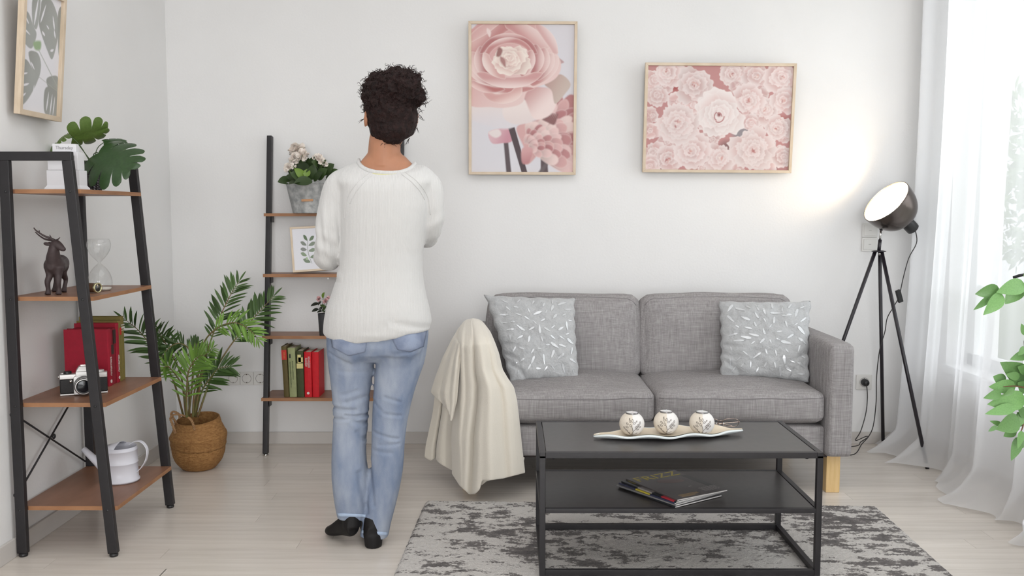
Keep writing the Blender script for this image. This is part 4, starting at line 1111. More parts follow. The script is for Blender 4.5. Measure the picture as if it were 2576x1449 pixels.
cmr.scale = (1.14, 1.14, 1.14); cmr.location = (-1.534, 3.266, zc); cmr.rotation_euler.z = math.radians(24)

# ------------------------------------------------------------------ left shelf: watering can
M_enam = mat('white_enamel', rgb(222, 222, 230), 0.28, spec=0.5)
zw = LSZ[0] + 0.0004
wx, wy = -1.476, 3.415
wc = thing('watering_can', 'white enamel watering can with looped handle on the lowest left shelf', 'watering can', (wx, wy, zw))
Mw = Matrix.Translation((wx, wy, zw))
H = 0.132
can = MB().lathe([(0.001, 0.004), (0.063, 0.004), (0.066, 0.0), (0.0665, 0.008), (0.062, 0.0115), (0.061, 0.07), (0.0622, 0.0712), (0.061, 0.0725), (0.060, 0.118), (0.0615, 0.119), (0.0600, 0.1202), (0.059, H), (0.0575, H), (0.0580, 0.118), (0.059, 0.02), (0.001, 0.012)], 48, Mw, cap=False).build('can_body', M_enam, wc, smooth=True)
# half cover over the front of the opening
q = MB(); n = 25
ring = [Vector((0.058 * math.cos(a), 0.058 * math.sin(a), H)) for a in [PI / 2 + PI * k / (n - 1) for k in range(n)]]
vs = [Mw @ v for v in ring] + [Mw @ Vector((0.0, y, H + 0.016 * math.cos(y / 0.058 * PI / 2))) for y in [0.058 - 0.116 * k / (n - 1) for k in range(n)]]
q.add(vs, [(k, k + 1, n + k + 1, n + k) for k in range(n - 1)]); q.build('spout_cover', M_enam, wc, smooth=True, solid=0.0012)
# strap handle
P = sp3([(wx + 0.035, wy + 0.0, zw + H + 0.006), (wx + 0.056, wy, zw + H + 0.018), (wx + 0.082, wy, zw + H + 0.016), (wx + 0.101, wy, zw + H - 0.012), (wx + 0.096, wy, zw + H - 0.052), (wx + 0.078, wy, zw + 0.050), (wx + 0.060, wy, zw + 0.034)], 30)
q = MB(); q.loft([[p + Vector((0, s * 0.0095, 0)) + nn * t for s, t in ((-1, -0.0012), (1, -0.0012), (1, 0.0012), (-1, 0.0012))] for p, nn in [(P[k], ((P[min(k + 1, 29)] - P[max(k - 1, 0)]).cross(Vector((0, 1, 0)))).normalized()) for k in range(30)]])
q.build('handle', M_enam, wc, bevel=0.0006)
sp = [(wx - 0.050, wy + 0.004, zw + 0.030), (wx - 0.092, wy + 0.008, zw + 0.068), (wx - 0.146, wy + 0.014, zw + 0.118)]
MB().tube(sp, [0.021, 0.015, 0.0105], 20).build('spout', M_enam, wc, smooth=True)
MB().tube([(wx - 0.055, wy, zw + 0.100), (wx - 0.108, wy + 0.01, zw + 0.088)], 0.0024, 8).build('spout_brace', M_enam, wc, smooth=True)

# ------------------------------------------------------------------ left shelf top: block calendar
M_cal = mat('white_painted_wood', rgb(228, 227, 230), 0.5); M_grey = mat('grey_print', rgb(150, 148, 150), 0.6)
zt = LSZ[3] + 0.0004
cal = thing('block_calendar', 'white wooden block calendar reading Thursday and 1 on the top left shelf', 'calendar', (-1.535, 3.2, zt))
p0, p1 = at(126, 470, 3.2), at(214, 470, 3.2)
xa0, xa1 = p0.x - 0.004, p1.x + 0.003
q = MB(); q.loft([[Vector((x, y, z)) for x, y in ((xa0 + e, 3.165 + e), (xa1 - e, 3.165 + e), (xa1 - e, 3.235 - e), (xa0 + e, 3.235 - e))] for z, e in ((zt, 0.0), (zt + 0.006, 0.001), (zt + 0.014, 0.007), (zt + 0.066, 0.007))])
q.build('stand', M_cal, cal, bevel=0.0015)
b0, b1 = at(130, 430, 3.2).x, at(206, 430, 3.2).x
z0, z1 = zt + 0.0665, zt + 0.127
bm_ = (b0 + b1) / 2
for i, (x0, x1) in enumerate(((b0, bm_ - 0.0008), (bm_ + 0.0008, b1))):
    k = MB().box(x0, x1, 3.172, 3.222, z0, z1).build('number_block', M_cal, cal, bevel=0.002)
    if i: text_mesh('1', 0.048, M_grey, 'number_print', k, Matrix.Translation(-origin(k)) @ frame((x0 * 0.26 + x1 * 0.74, 3.1716, (z0 + z1) / 2), (1, 0, 0), (0, 0, 1)))
t0, t1 = at(135, 370, 3.18), at(191, 372, 3.18)
k = MB().box(-0.0395, 0.0395, 0, 0.026, 0, 0.028, frame((t0.x + 0.037, 3.176, zt + 0.1278), (1, 0.06, -0.012), (0, 1, 0))).build('weekday_block', M_cal, cal, bevel=0.0015)
text_mesh('Thursday', 0.0155, M_grey, 'weekday_print', k, Matrix.Translation(-origin(k)) @ frame((t0.x + 0.038, 3.1755, zt + 0.142), (1, 0.06, -0.012), (0, 0, 1)))

# ------------------------------------------------------------------ galvanised planter, small pot
M_galv = mat('galvanised_zinc', rgb(150, 152, 152), 0.5, metal=0.35, col2=rgb(196, 197, 196), vscale=38, lo=0.35, hi=0.68, detail=8)
M_copper = mat('copper_tag', rgb(196, 152, 116), 0.4, metal=0.5); M_soil = mat('potting_soil', rgb(52, 40, 32), 1.0, bump=0.5)
pc = at(772, 536, 4.535); zp = BSZ[3] + 0.0004
px, py = -0.999, 4.545
pl = thing('zinc_planter', 'mottled zinc planter with a copper tag holding pale pink flowers', 'planter', (px, py, zp))
rt, rb = 0.108, 0.076; HP = 0.150
Mq = Matrix.Translation((px, py, zp))
MB().lathe([(0.001, 0.0), (rb, 0.0), (rb + 0.001, 0.004), (rt, HP - 0.004), (rt + 0.0025, HP - 0.002), (rt + 0.002, HP), (rt - 0.001, HP), (rb + 0.01, 0.05), (0.001, 0.05)], 48, Mq @ Matrix.Diagonal((1, 0.78, 1, 1)), cap=False).build('bucket', M_galv, pl, smooth=True)
MB().lathe([(0.001, HP - 0.012), (rt - 0.005, HP - 0.014)], 32, Mq @ Matrix.Diagonal((1, 0.78, 1, 1)), cap=False).build('soil', M_soil, pl)
MB().box(-0.028, 0.028, -0.0015, 0.0015, -0.0055, 0.0055, frame((px + 0.010, py - 0.0715, zp + 0.062), (1, 0, 0.03), (0, 0.98, 0.2))).build('copper_label', M_copper, pl, bevel=0.0006)
sx, sy, zq = -0.918, 4.50, BSZ[1] + 0.0004
spot = thing('slim_black_pot', 'slim matt black pot with a small pink rose plant on the back shelf', 'potted plant', (sx, sy, zq))
MB().lathe([(0.001, 0), (0.027, 0), (0.0285, 0.002), (0.0345, 0.108), (0.032, 0.108), (0.030, 0.095), (0.001, 0.095)], 32, Matrix.Translation((sx, sy, zq)), cap=False).build('pot', mat('matt_black_pot', rgb(56, 55, 57), 0.5), spot, smooth=True)

# ------------------------------------------------------------------ on the coffee table: dish, candle holders, spectacles, magazines
M_dish = mat('white_ceramic', rgb(226, 232, 232), 0.25, spec=0.5); M_glaze = mat('beige_glaze', rgb(216, 203, 182), 0.4, var=0.03, vscale=30)
dish = thing('leaf_dish', 'long leaf-shaped white dish with beige inside on the coffee table', 'dish', (0.53, 3.09, TZ))
def dish_fn(off, scale):
    def fn(u, v):
        xl, xr = 0.276, 0.792
        x = xl + (xr - xl) * u
        cy = 3.062 + 0.060 * u - 0.004 * math.sin(u * 2 * PI)
        w = 0.074 * (max(0.0, math.sin(PI * min(1, max(0, 0.004 + u * 0.970)))) ** 0.78) * (1 + 0.06 * math.sin(u * 19)) * scale
        if u > 0.88: w *= 1 - 0.35 * (u - 0.88) / 0.12
        t = (v - 0.5) * 2
        y = cy + w * t
        lift = 0.013 * min(1, w / 0.045 + 0.12) * abs(t) ** 2.6 * (1 + 0.35 * math.sin(u * 22 + (2 if t > 0 else 0))) + 0.004 * max(0, (0.12 - u) / 0.12) ** 1.5 + 0.010 * max(0, (u - 0.85) / 0.15) ** 1.5
        return (x, y, TZ + 0.0045 + lift + off)
    return fn
MB().grid(90, 26, dish_fn(0, 1.0)).build('dish_body', M_dish, dish, smooth=True, solid=0.007)
MB().grid(90, 26, dish_fn(0.0040, 0.87)).build('glazed_inside', M_glaze, dish, smooth=True)

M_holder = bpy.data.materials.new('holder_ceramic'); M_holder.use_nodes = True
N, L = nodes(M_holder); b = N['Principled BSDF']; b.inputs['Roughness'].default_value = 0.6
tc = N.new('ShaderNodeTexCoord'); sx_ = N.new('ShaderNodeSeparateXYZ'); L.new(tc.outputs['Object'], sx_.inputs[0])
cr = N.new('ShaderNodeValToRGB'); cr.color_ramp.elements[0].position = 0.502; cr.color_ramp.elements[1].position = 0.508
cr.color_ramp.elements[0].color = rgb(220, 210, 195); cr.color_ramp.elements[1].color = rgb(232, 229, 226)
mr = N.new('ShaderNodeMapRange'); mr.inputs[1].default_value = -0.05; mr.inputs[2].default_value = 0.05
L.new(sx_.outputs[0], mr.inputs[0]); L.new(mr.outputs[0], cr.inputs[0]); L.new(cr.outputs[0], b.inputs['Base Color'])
bp = N.new('ShaderNodeBump'); bp.inputs['Strength'].default_value = 0.3; bp.inputs['Distance'].default_value = 0.002
nz = N.new('ShaderNodeTexNoise'); nz.inputs['Scale'].default_value = 300; L.new(tc.outputs['Object'], nz.inputs[0]); L.new(nz.outputs[0], bp.inputs['Height']); L.new(bp.outputs[0], b.inputs['Normal'])
M_orn = mat('silver_ornament', rgb(112, 102, 94), 0.35, metal=0.5); M_wax = mat('candle_wax', rgb(228, 226, 226), 0.5, sub=0.2)
M_tin = mat('tealight_tin', rgb(140, 138, 138), 0.3, metal=0.9)
RB = 0.0425
def on_ball(a, e, r=RB + 0.0004):      # a: angle to the right of front, e: elevation
    return Vector((r * math.sin(a) * math.cos(e), -r * math.cos(a) * math.cos(e), RB * 0.98 + r * 0.96 * math.sin(e)))
def candle(label, loc):
    t = thing('candle_holder', label, 'candle holder', (0, 0, 0), 'round candle holders on the leaf dish')
    prof = []
    for k in range(25):
        e = -PI / 2 + 0.55 + (PI - 0.55 - 0.52) * k / 24
        prof.append((RB * math.cos(e), RB * 0.98 + RB * 0.96 * math.sin(e)))
    prof = [(0.001, prof[0][1])] + prof + [(0.0195, prof[-1][1] - 0.004), (0.001, prof[-1][1] - 0.004)]
    z00 = prof[0][1]; prof = [(r, z - z00) for r, z in prof]
    MB().lathe(prof, 40, cap=False).build('ball', M_holder, t, smooth=True, world=False)
    zt_ = prof[-3][1]
    k = MB().lathe([(0.001, zt_ - 0.003), (0.0205, zt_ - 0.003), (0.0215, zt_ + 0.0045), (0.0200, zt_ + 0.0048), (0.0195, zt_ + 0.002), (0.001, zt_ + 0.002)], 32, cap=False).build('tealight', M_tin, t, smooth=True, world=False)
    MB().lathe([(0.001, zt_ + 0.0032), (0.0193, zt_ + 0.0036)], 28, cap=False).build('wax', M_wax, k, world=False)
    MB().tube([(0, 0, zt_ + 0.003), (0.0008, 0, zt_ + 0.009)], 0.0006, 6).build('wick', M_cal, k, world=False)
    dz = Vector((0, 0, -z00))
    # painted-on tree: stem lines and leaf outlines as raised wire
    q = MB()
    def line(pts, r=0.0007):
        P = [on_ball(a, e) + dz for a, e in spline(pts, 14)]; q.tube(P, r, 5)
    line([(0.03, -0.95), (0.06, -0.6), (0.0, -0.2), (-0.10, 0.05)], 0.0007); line([(0.0, -0.95), (-0.06, -0.75), (0.05, -0.55)], 0.0007)
    line([(0.08, -0.45), (0.3, -0.2), (0.62, 0.12)]); line([(0.1, -0.85), (0.3, -0.75), (0.5, -0.62)]); line([(-0.1, -0.9), (-0.3, -0.7), (-0.45, -0.45)])
    q.build('stem_ornament', M_orn, t, world=False, smooth=True)
    q = MB()
    for a, e, th, s in ((-0.22, 0.42, 1.9, 1.1), (0.0, 0.46, 1.5, 1.1), (-0.42, 0.2, 2.4, 1), (-0.44, -0.06, 2.7, 1), (-0.16, 0.08, 1.8, 1), (0.16, 0.26, 0.4, 1), (0.30, -0.06, 1.2, .9), (0.45, 0.10, 1.0, .9), (0.66, 0.26, 1.2, .9), (0.62, -0.08, 0.3, .9), (0.44, -0.28, 0.1, .9), (-0.5, -0.36, 2.6, .9), (-0.68, -0.16, 2.2, .9), (-0.3, -0.62, 2.4, .8), (-0.28, 0.62, 1.4, 0.6), (0.36, 0.4, 1.0, 0.6)):
        pts = []
        for k in range(11):
            u = 2 * PI * k / 10; lx, ly = 0.115 * s * math.cos(u), 0.060 * s * math.sin(u) * (1 - 0.3 * math.cos(u))
            pts.append(on_ball(a + lx * math.cos(th) - ly * math.sin(th), e + lx * math.sin(th) + ly * math.cos(th)) + dz)
        q.tube(pts[:-1], 0.00065, 5, closed=True)
    q.build('leaf_ornament', M_orn, t, world=False, smooth=True)
    t.location = loc; t.rotation_euler.z = math.atan2(loc[0], loc[1]) * -1 + 0.06
    return t
for lab, pxx in (('round cream candle holder with tealight, leftmost of three on the dish', 1589), ('round cream candle holder with tealight, middle of three on the dish', 1675), ('round cream candle holder with tealight, rightmost beside the spectacles', 1765)):
    yy = {1589: 3.078, 1675: 3.098, 1765: 3.090}[pxx]
    p = at(pxx, 1098, yy)
    candle(lab, (p.x, yy, TZ + 0.0134))

M_wire = mat('gold_wire', rgb(210, 190, 176), 0.2, metal=1.0); M_lens = thin_glass('spectacle_lens', 1.4)
gl = thing('spectacles', 'folded thin gold-framed spectacles lying behind the leaf dish', 'spectacles', (0.76, 3.19, TZ))
gy = 3.205
for i, x0 in enumerate((0.700, 0.772)):
    pts = [Vector((x0 + 0.029 * math.copysign(abs(math.cos(a)) ** 0.75, math.cos(a)), gy - 0.010 * math.sin(a) + 0.004 * i, TZ + 0.021 + 0.0165 * math.copysign(abs(math.sin(a)) ** 0.8, math.sin(a)))) for a in [2 * PI * k / 28 for k in range(28)]]
    MB().tube(pts, 0.0011, 6, closed=True).build('lens_rim', M_wire, gl, smooth=True)
    q = MB(); q.add(pts, [tuple(range(28))]); q.build('lens', M_lens, gl)
MB().tube(sp3([(0.729, gy, TZ + 0.027), (0.736, gy - 0.003, TZ + 0.031), (0.743, gy + 0.003, TZ + 0.027)], 8), 0.0012, 6).build('bridge', M_wire, gl, smooth=True)
for x0, sgn, dy in ((0.804, -1, 0.012), (0.668, 1, 0.02)):
    MB().tube(sp3([(x0, gy + 0.002, TZ + 0.024), (x0 + sgn * 0.004, gy + dy, TZ + 0.022), (x0 + sgn * 0.06, gy + dy + 0.008, TZ + 0.014), (x0 + sgn * 0.118, gy + dy + 0.012, TZ + 0.003)], 20), 0.0013, 6).build('temple', M_wire, gl, smooth=True)
for x0 in (0.722, 0.748):
    MB().ball((x0, gy + 0.006, TZ + 0.018), 0.002, 0.0015, 0.004, 8, 6).build('nose_pad', M_white, gl, smooth=True)

M_cov = mat('magazine_cover_dark', rgb(80, 75, 74), 0.28, spec=0.5, var=0.06, vscale=12); M_cov2 = mat('magazine_cover_navy', rgb(58, 60, 82), 0.3); M_cov3 = mat('magazine_cover_black', rgb(40, 42, 44), 0.3); M_cov4 = mat('magazine_cover_grey', rgb(128, 126, 126), 0.3)
M_yel = mat('yellow_print', rgb(206, 188, 66), 0.4); M_pgs = mat('magazine_pages', rgb(205, 203, 200), 0.7); M_tan = mat('tan_print', rgb(156, 132, 98), 0.4); M_lgt = mat('pale_print', rgb(158, 152, 150), 0.4); M_redp = mat('red_print', rgb(168, 50, 60), 0.4); M_shell = mat('blush_print', rgb(140, 120, 116), 0.45)
SZ = 0.2367
MW_, MH_ = 0.215, 0.272
th0 = math.atan2(0.70, 0.86) * 0.86
labs = ['magazine at the bottom of the stack on the lower table shelf', 'magazine with a pale grey cover, second from the bottom of the stack', 'magazine with yellow and navy edge in the middle of the stack', 'magazine just under the top one, with a red print by its corner', 'dark magazine titled FRIZZ in yellow on top of the stack']
for i in range(5):
    t = thing('magazine', labs[i], 'magazine', (0, 0, 0), 'magazines stacked on the lower table shelf')
    h = 0.0046
    cov = (M_cov3, M_cov4, M_cov2, M_cov3, M_cov)[i]
    # local x along the title line, local y down the page is -y
    MB().box(-MW_ / 2 + 0.001, MW_ / 2 - 0.0008, -MH_ / 2 + 0.0008, MH_ / 2 - 0.0008, 0.0004, h - 0.0004).build('pages', M_pgs, t, world=False)
    q = MB(); q.box(-MW_ / 2, MW_ / 2, -MH_ / 2, MH_ / 2, h - 0.0004, h); q.box(-MW_ / 2, MW_ / 2, -MH_ / 2, MH_ / 2, 0, 0.0004); q.box(-MW_ / 2 - 0.0003, -MW_ / 2 + 0.0006, -MH_ / 2, MH_ / 2, 0.0002, h - 0.0002)
    q.build('cover', cov, t, world=False)
    tm = text_mesh('FRIZZ', 0.062, M_yel, 'title_print', t, frame((0.0, MH_ / 2 - 0.034, h + 0.0002), (1, 0, 0), (0, 1, 0)), 0.0002, sx=1.16)
    if i in (2, 3):
        MB().box(-MW_ / 2 - 0.0006, -MW_ / 2 + 0.02, -0.02, 0.05, 0.0006, h + 0.0003).build('edge_print', M_yel if i == 2 else M_lgt, t, world=False)
    if i == 3: MB().box(-MW_ / 2 - 0.0006, -MW_ / 2 + 0.03, -MH_ / 2 + 0.01, -MH_ / 2 + 0.07, 0.0006, h + 0.0003).build('edge_print', M_redp, t, world=False)
    if i == 4:
        q = MB(); r4 = random.Random(2)
        for k in range(3): q.box(-0.075, 0.0 + r4.uniform(-0.02, 0.005), -0.105 - k * 0.009, -0.100 - k * 0.009, h, h + 0.0003)
        q.build('headline_lines', M_tan, t, world=False)['kind'] = 'stuff'
        q = MB()
        for k in range(6):
            x = 0.035
            while x < 0.10:
                l = r4.uniform(0.008, 0.016); q.box(x, min(x + l, 0.103), -0.075 - k * 0.007, -0.0725 - k * 0.007, h, h + 0.0003); x += l + 0.003
        q.box(0.02, 0.032, -0.045, -0.040, h, h + 0.0003)
        q.build('text_lines', M_lgt, t, world=False)['kind'] = 'stuff'
        q = MB(); n = 20
        q.add([(0.002 + 0.052 * math.cos(a) * (1 if math.cos(a) > 0 else 0.8), 0.036 + 0.024 * math.sin(a) - 0.014 * math.cos(a), h + 0.0003) for a in [2 * PI * k / n for k in range(n)]], [tuple(range(n))]); q.build('cover_photo', M_shell, t, world=False)
        q = MB(); q.box(0.082, MW_ / 2 - 0.001, -0.07, 0.07, h, h + 0.0002); q.build('dark_panel', M_cov3, t, world=False)
    dx, dy, da = [(-0.016, -0.004, 0.10), (-0.022, 0.002, 0.16), (-0.016, 0.002, 0.09), (-0.008, 0.0, 0.07), (0.006, 0.004, 0.0)][i]
    t.location = (0.550 + dx, 3.064 + dy, SZ + 0.0012 + i * 0.0049)
    t.rotation_euler.z = math.radians(30) + da * 0.8
# ------------------------------------------------------------------ leaves
M_palm = mat('palm_leaf', rgb(66, 92, 44), 0.45, spec=0.4, rnd=0.3); M_palm2 = mat('young_palm_leaf', rgb(104, 140, 56), 0.45, spec=0.4, rnd=0.2)
M_stem = mat('palm_stem', rgb(104, 112, 60), 0.6, col2=rgb(120, 92, 60), vscale=20)
M_mons = mat('monstera_leaf', rgb(44, 68, 36), 0.3, spec=0.5, var=0.12, vscale=20, rnd=0.12); M_mons2 = mat('monstera_leaf_light', rgb(86, 110, 50), 0.38, var=0.1, vscale=15)
M_bego = mat('begonia_leaf', rgb(54, 74, 36), 0.45, rnd=0.35); M_bego2 = mat('begonia_leaf_light', rgb(110, 140, 50), 0.45)
M_ficus = mat('ficus_leaf', rgb(116, 160, 96), 0.42, spec=0.45, rnd=0.25, var=0.08, vscale=25); M_twig = mat('twig', rgb(128, 96, 72), 0.7); M_dtwig = mat('dark_branch', rgb(36, 34, 38), 0.7)
M_petal = mat('blush_petal', rgb(243, 232, 222), 0.6, rnd=0.04, sub=0.1); M_petal2 = mat('pink_petal', rgb(222, 178, 178), 0.6, rnd=0.08); M_dleaf = mat('dark_rose_leaf', rgb(40, 44, 34), 0.5)

def leaf_me(shape, n=8, fold=0.18, droop=0.15, name='leaf'):
    """unit leaf along +y, width scale in x; shape(v) half width"""
    vs, fs = [], []
    for j in range(n + 1):
        v = j / n; w = shape(v)
        for x in (-1, 0, 1):
            vs.append((x * w, v, abs(x) * w * fold - droop * v * v))
    for j in range(n):
        for i in range(2):
            a = j * 3 + i; fs.append((a, a + 1, a + 4, a + 3))
    me = bpy.data.meshes.new(name); me.from_pydata(vs, [], fs); me.update()
    me.polygons.foreach_set('use_smooth', [True] * len(fs))
    return me
def orient(base, tip, nrm, wscale=1.0):
    base = Vector(base); tip = Vector(tip); y = tip - base; l = y.length; y = y / l
    z = Vector(nrm); z = (z - y * z.dot(y)); z = z.normalized() if z.length > 1e-4 else Vector((0, 0, 1)); x = y.cross(z)
    return Matrix(((x.x * l * wscale, y.x * l, z.x * l, base.x), (x.y * l * wscale, y.y * l, z.y * l, base.y), (x.z * l * wscale, y.z * l, z.z * l, base.z), (0, 0, 0, 1)))
def put(me, m, M, parent, name='leaf'):
    if not me.materials: me.materials.append(m)
    o = bpy.data.objects.new(name, me); COL.objects.link(o); o.parent = parent
    o.matrix_local = Matrix.Translation(-origin(parent)) @ M
    if me.materials[0] != m:
        o.material_slots[0].link = 'OBJECT'; o.material_slots[0].material = m
    return o

# ------------------------------------------------------------------ belly basket with areca palm
M_sea = mat('seagrass_weave', rgb(134, 92, 50), 0.85, col2=rgb(172, 128, 76), vscale=70, vstretch=(1, 1, 2.2), lo=0.3, hi=0.7, bump=0.9, bscale=140)
M_rope = mat('twisted_seagrass', rgb(150, 112, 76), 0.85, col2=rgb(186, 148, 108), vscale=80, bump=0.5)
kx, ky = -1.452, 4.200
palm = thing('potted_palm', 'green areca palm standing in a woven belly basket in the left corner', 'palm', (kx, ky, 0))
prof = [(0.001, 0.002), (0.062, 0.0), (0.082, 0.012), (0.106, 0.045), (0.117, 0.080), (0.120, 0.108), (0.1235, 0.118), (0.1225, 0.128), (0.127, 0.150), (0.1265, 0.160), (0.118, 0.175), (0.106, 0.200), (0.098, 0.226), (0.096, 0.232), (0.091, 0.231), (0.094, 0.20), (0.09, 0.15), (0.001, 0.14)]
nb = 96
rings = []
for i, (r, z) in enumerate([tuple(v) for v in spline(prof, 90)]):
    rg = []
    for k in range(nb):
        a = 2 * PI * k / nb
        rr_ = r + (0.0010 * math.sin(i * 2.6 + (k % 2) * PI) if 0.07 < r and z > 0.01 else 0)
        tl = z * (1 + 0.055 * math.sin(a * 1 + 0.4)) - (0.010 * math.cos(a + 0.6) if 0.110 < z < 0.152 else 0)
        rg.append(Vector((kx + max(rr_, 0.0005) * math.cos(a), ky + max(rr_, 0.0005) * math.sin(a), max(tl, 0))))
    rings.append(rg)
MB().loft(rings, cap=False).build('basket', M_sea, palm, smooth=True)
MB().lathe([(0.001, 0.178), (0.094, 0.176)], 32, Matrix.Translation((kx, ky, 0))).build('soil', M_soil, palm)
for pts in (((440, 1078), (441, 1062), (432, 1046), (431, 1040), (437, 1035), (450, 1042), (452, 1052)), ((441, 1090), (434, 1068), (429, 1052), (438, 1043), (456, 1044), (474, 1050), (484, 1062), (490, 1082))):
    Yh = ky - 0.098 if pts[0][1] > 1085 else ky - 0.04
    P = sp3([at(x, y, Yh) for x, y in pts], 60)
    q = MB()
    for ph in (0, 2 * PI / 3, 4 * PI / 3):
        q.tube([p + Vector((0.0032 * math.cos(i * 0.7 + ph), 0.0032 * math.sin(i * 0.7 + ph), 0.0012 * math.sin(i * .7 + ph))) for i, p in enumerate(P)], 0.0030, 6)
    q.build('handle', M_rope, palm, smooth=True)
leaflet = [leaf_me(lambda v: 0.075 * (max(0.0, math.sin(PI * min(1, v * 0.97 + 0.03))) ** 0.7), 6, 0.45, d, 'leaflet') for d in (0.05, 0.22, 0.38)]
Z = lambda x, y: (300 + x / 3.45, 690 + y / 3.45)
fronds = [  # path in the photograph with a depth at each end, leaflet length, count, material, start fraction
 (((640, 1230), (700, 900), (790, 590), (870, 380), (960, 190), (1040, 60)), 4.19, 4.30, 0.085, 18, M_palm, 0.42),
 (((680, 1240), (800, 900), (950, 640), (1080, 480), (1220, 320), (1340, 190)), 4.17, 4.32, 0.085, 19, M_palm, 0.45),
 (((650, 1230), (720, 850), (735, 600), (850, 470), (1000, 420), (1130, 480), (1210, 570)), 4.15, 4.00, 0.062, 16, M_palm2, 0.48),
 (((560, 1240), (480, 950), (400, 790), (290, 640), (170, 490), (40, 385)), 4.20, 3.93, 0.085, 17, M_palm, 0.42),
 (((580, 1240), (540, 900), (470, 720), (390, 580), (330, 470)), 4.18, 4.02, 0.075, 15, M_palm, 0.45),
 (((600, 1240), (640, 850), (610, 660), (520, 600), (430, 640), (370, 720)), 4.14, 4.02, 0.06, 15, M_palm, 0.5),
 (((585, 1240), (585, 1050), (600, 850), (660, 740), (720, 700)), 4.08, 3.99, 0.085, 15, M_palm2, 0.22),
 (((660, 1240), (710, 1030), (790, 900), (860, 820), (960, 800)), 4.20, 4.18, 0.088, 16, M_palm, 0.25),
 (((640, 1240), (650, 1040), (690, 860), (750, 700), (810, 640)), 4.12, 4.05, 0.05, 13, M_palm2, 0.45),
 (((590, 1240), (560, 1000), (480, 860), (420, 800), (380, 820)), 4.10, 4.00, 0.06, 13, M_palm2, 0.4),
 (((610, 1240), (600, 960), (560, 780), (640, 640), (680, 600)), 4.22, 4.30, 0.06, 13, M_palm, 0.5),
]
rp = random.Random(11)
for pts, y0, y1, ln, cnt, mm, st0 in fronds:
    m = len(pts)
    P = sp3([at(*Z(*p), y0 + (y1 - y0) * (i / (m - 1))) for i, p in enumerate(pts)], 40)
    fr = MB().tube(P, [0.0052 - 0.0042 * (k / 39) for k in range(40)], 7).build('frond', M_stem, palm, smooth=True)
    for k in range(cnt):
        f = st0 + (1 - st0) * (k + 0.5) / cnt
        i = min(38, int(f * 39)); p = P[i]; t = (P[min(i + 2, 39)] - P[max(i - 2, 0)]).normalized()
        side = t.cross(Vector((0.0, -1, 0.25))).normalized()
        tt = (k + 0.5) / cnt
        lk = ln * (0.55 + 0.75 * math.sin(PI * (0.15 + 0.8 * tt))) * rp.uniform(0.85, 1.1)
        for sgn in (-1, 1):
            d = (side * sgn * rp.uniform(0.75, 0.95) + t * (0.55 + 0.6 * tt) + Vector((0, rp.uniform(-0.35, 0.35), rp.uniform(-0.12, 0.05)))).normalized()
            put(rp.choice(leaflet[:2] if mm is M_palm else leaflet), mm, orient(p, p + d * lk, Vector((0, -0.75, 0.65)) + Vector((rp.uniform(-.4, .4), 0, 0)) - side * sgn * 0.3), fr, 'leaflet')
    d = (P[39] - P[36]).normalized()
    put(leaflet[0], mm, orient(P[39], P[39] + d * ln * 0.7, (0, -1, 0.4)), fr, 'leaflet')

# ------------------------------------------------------------------ monstera in a black cut-glass pot
def monstera_me(slits=5, curl=0.35, wid=0.62):
    vs, fs = [], []
    N_ = 7
    for sgn in (-1, 1):
        for k in range(slits):
            v0, v1 = k / slits, (k + 1) / slits
            base = len(vs); na, nb_ = 8, 6
            for a in range(na):
                f = a / (na - 1)
                for b_ in range(nb_):
                    g = b_ / (nb_ - 1)
                    sh = max(0, f - 0.42) / 0.58
                    gg = 0.5 + (g - 0.5) * (1 - 0.20 * sh ** 0.8 - 0.45 * max(0, sh - 0.7))
                    vv = v0 + (v1 - v0) * gg
                    Lw = wid * (max(0.0, math.sin(PI * min(1, 0.20 + 0.80 * vv))) ** 0.75 + 0.02) * (1 - 0.10 * (2 * g - 1) ** 2 * sh)
                    ang = 0.18 - 0.55 * (1 - vv) ** 1.5 + 0.75 * vv          # outward direction turns from backwards lobes to the tip
                    x = sgn * f * Lw * math.cos(ang * (0.35 + 0.65 * f)); y = vv * 0.92 + f * Lw * math.sin(ang) * 0.9
                    z = -curl * (x * x * 1.2 + (y - 0.25) ** 2 * 0.5) + 0.10 * f * (1 - f)
                    vs.append((x, y, z))
            for a in range(na - 1):
                for b_ in range(nb_ - 1):
                    q = base + a * nb_ + b_; fs.append((q, q + 1, q + nb_ + 1, q + nb_))
    me = bpy.data.meshes.new('leaf'); me.from_pydata(vs, [], fs); me.update()
    bm = bmesh.new(); bm.from_mesh(me); bmesh.ops.remove_doubles(bm, verts=bm.verts, dist=0.001); bmesh.ops.recalc_face_normals(bm, faces=bm.faces); bm.to_mesh(me); bm.free()
    me.polygons.foreach_set('use_smooth', [True] * len(me.polygons))
    return me
mx_, my_ = -1.535, 3.40
mon = thing('potted_monstera', 'small monstera with split leaves in a black cut-pattern pot, top left shelf', 'potted plant', (mx_, my_, zt))
rings = []; nb = 32
for i in range(21):
    f = i / 20; z = 0.088 * f; r = 0.027 + 0.012 * f
    rings.append([Vector((mx_ + (r + 0.0016 * ((k + (i % 2) * 0.5) % 2 < 1) * (0 < i < 20)) * math.cos(2 * PI * (k + (i % 2) * 0.5) / nb), my_ + (r + 0.0016 * ((k + (i % 2) * .5) % 2 < 1) * (0 < i < 20)) * math.sin(2 * PI * (k + (i % 2) * 0.5) / nb), zt + z)) for k in range(nb)])
q = MB().loft(rings, cap=True); q.build('pot', mat('black_cut_glass', rgb(48, 46, 52), 0.12, spec=0.8), mon)
MB().lathe([(0.001, 0.089), (0.036, 0.0885)], 24, Matrix.Translation((mx_, my_, zt))).build('soil', M_soil, mon)
top = Vector((mx_, my_, zt + 0.086))
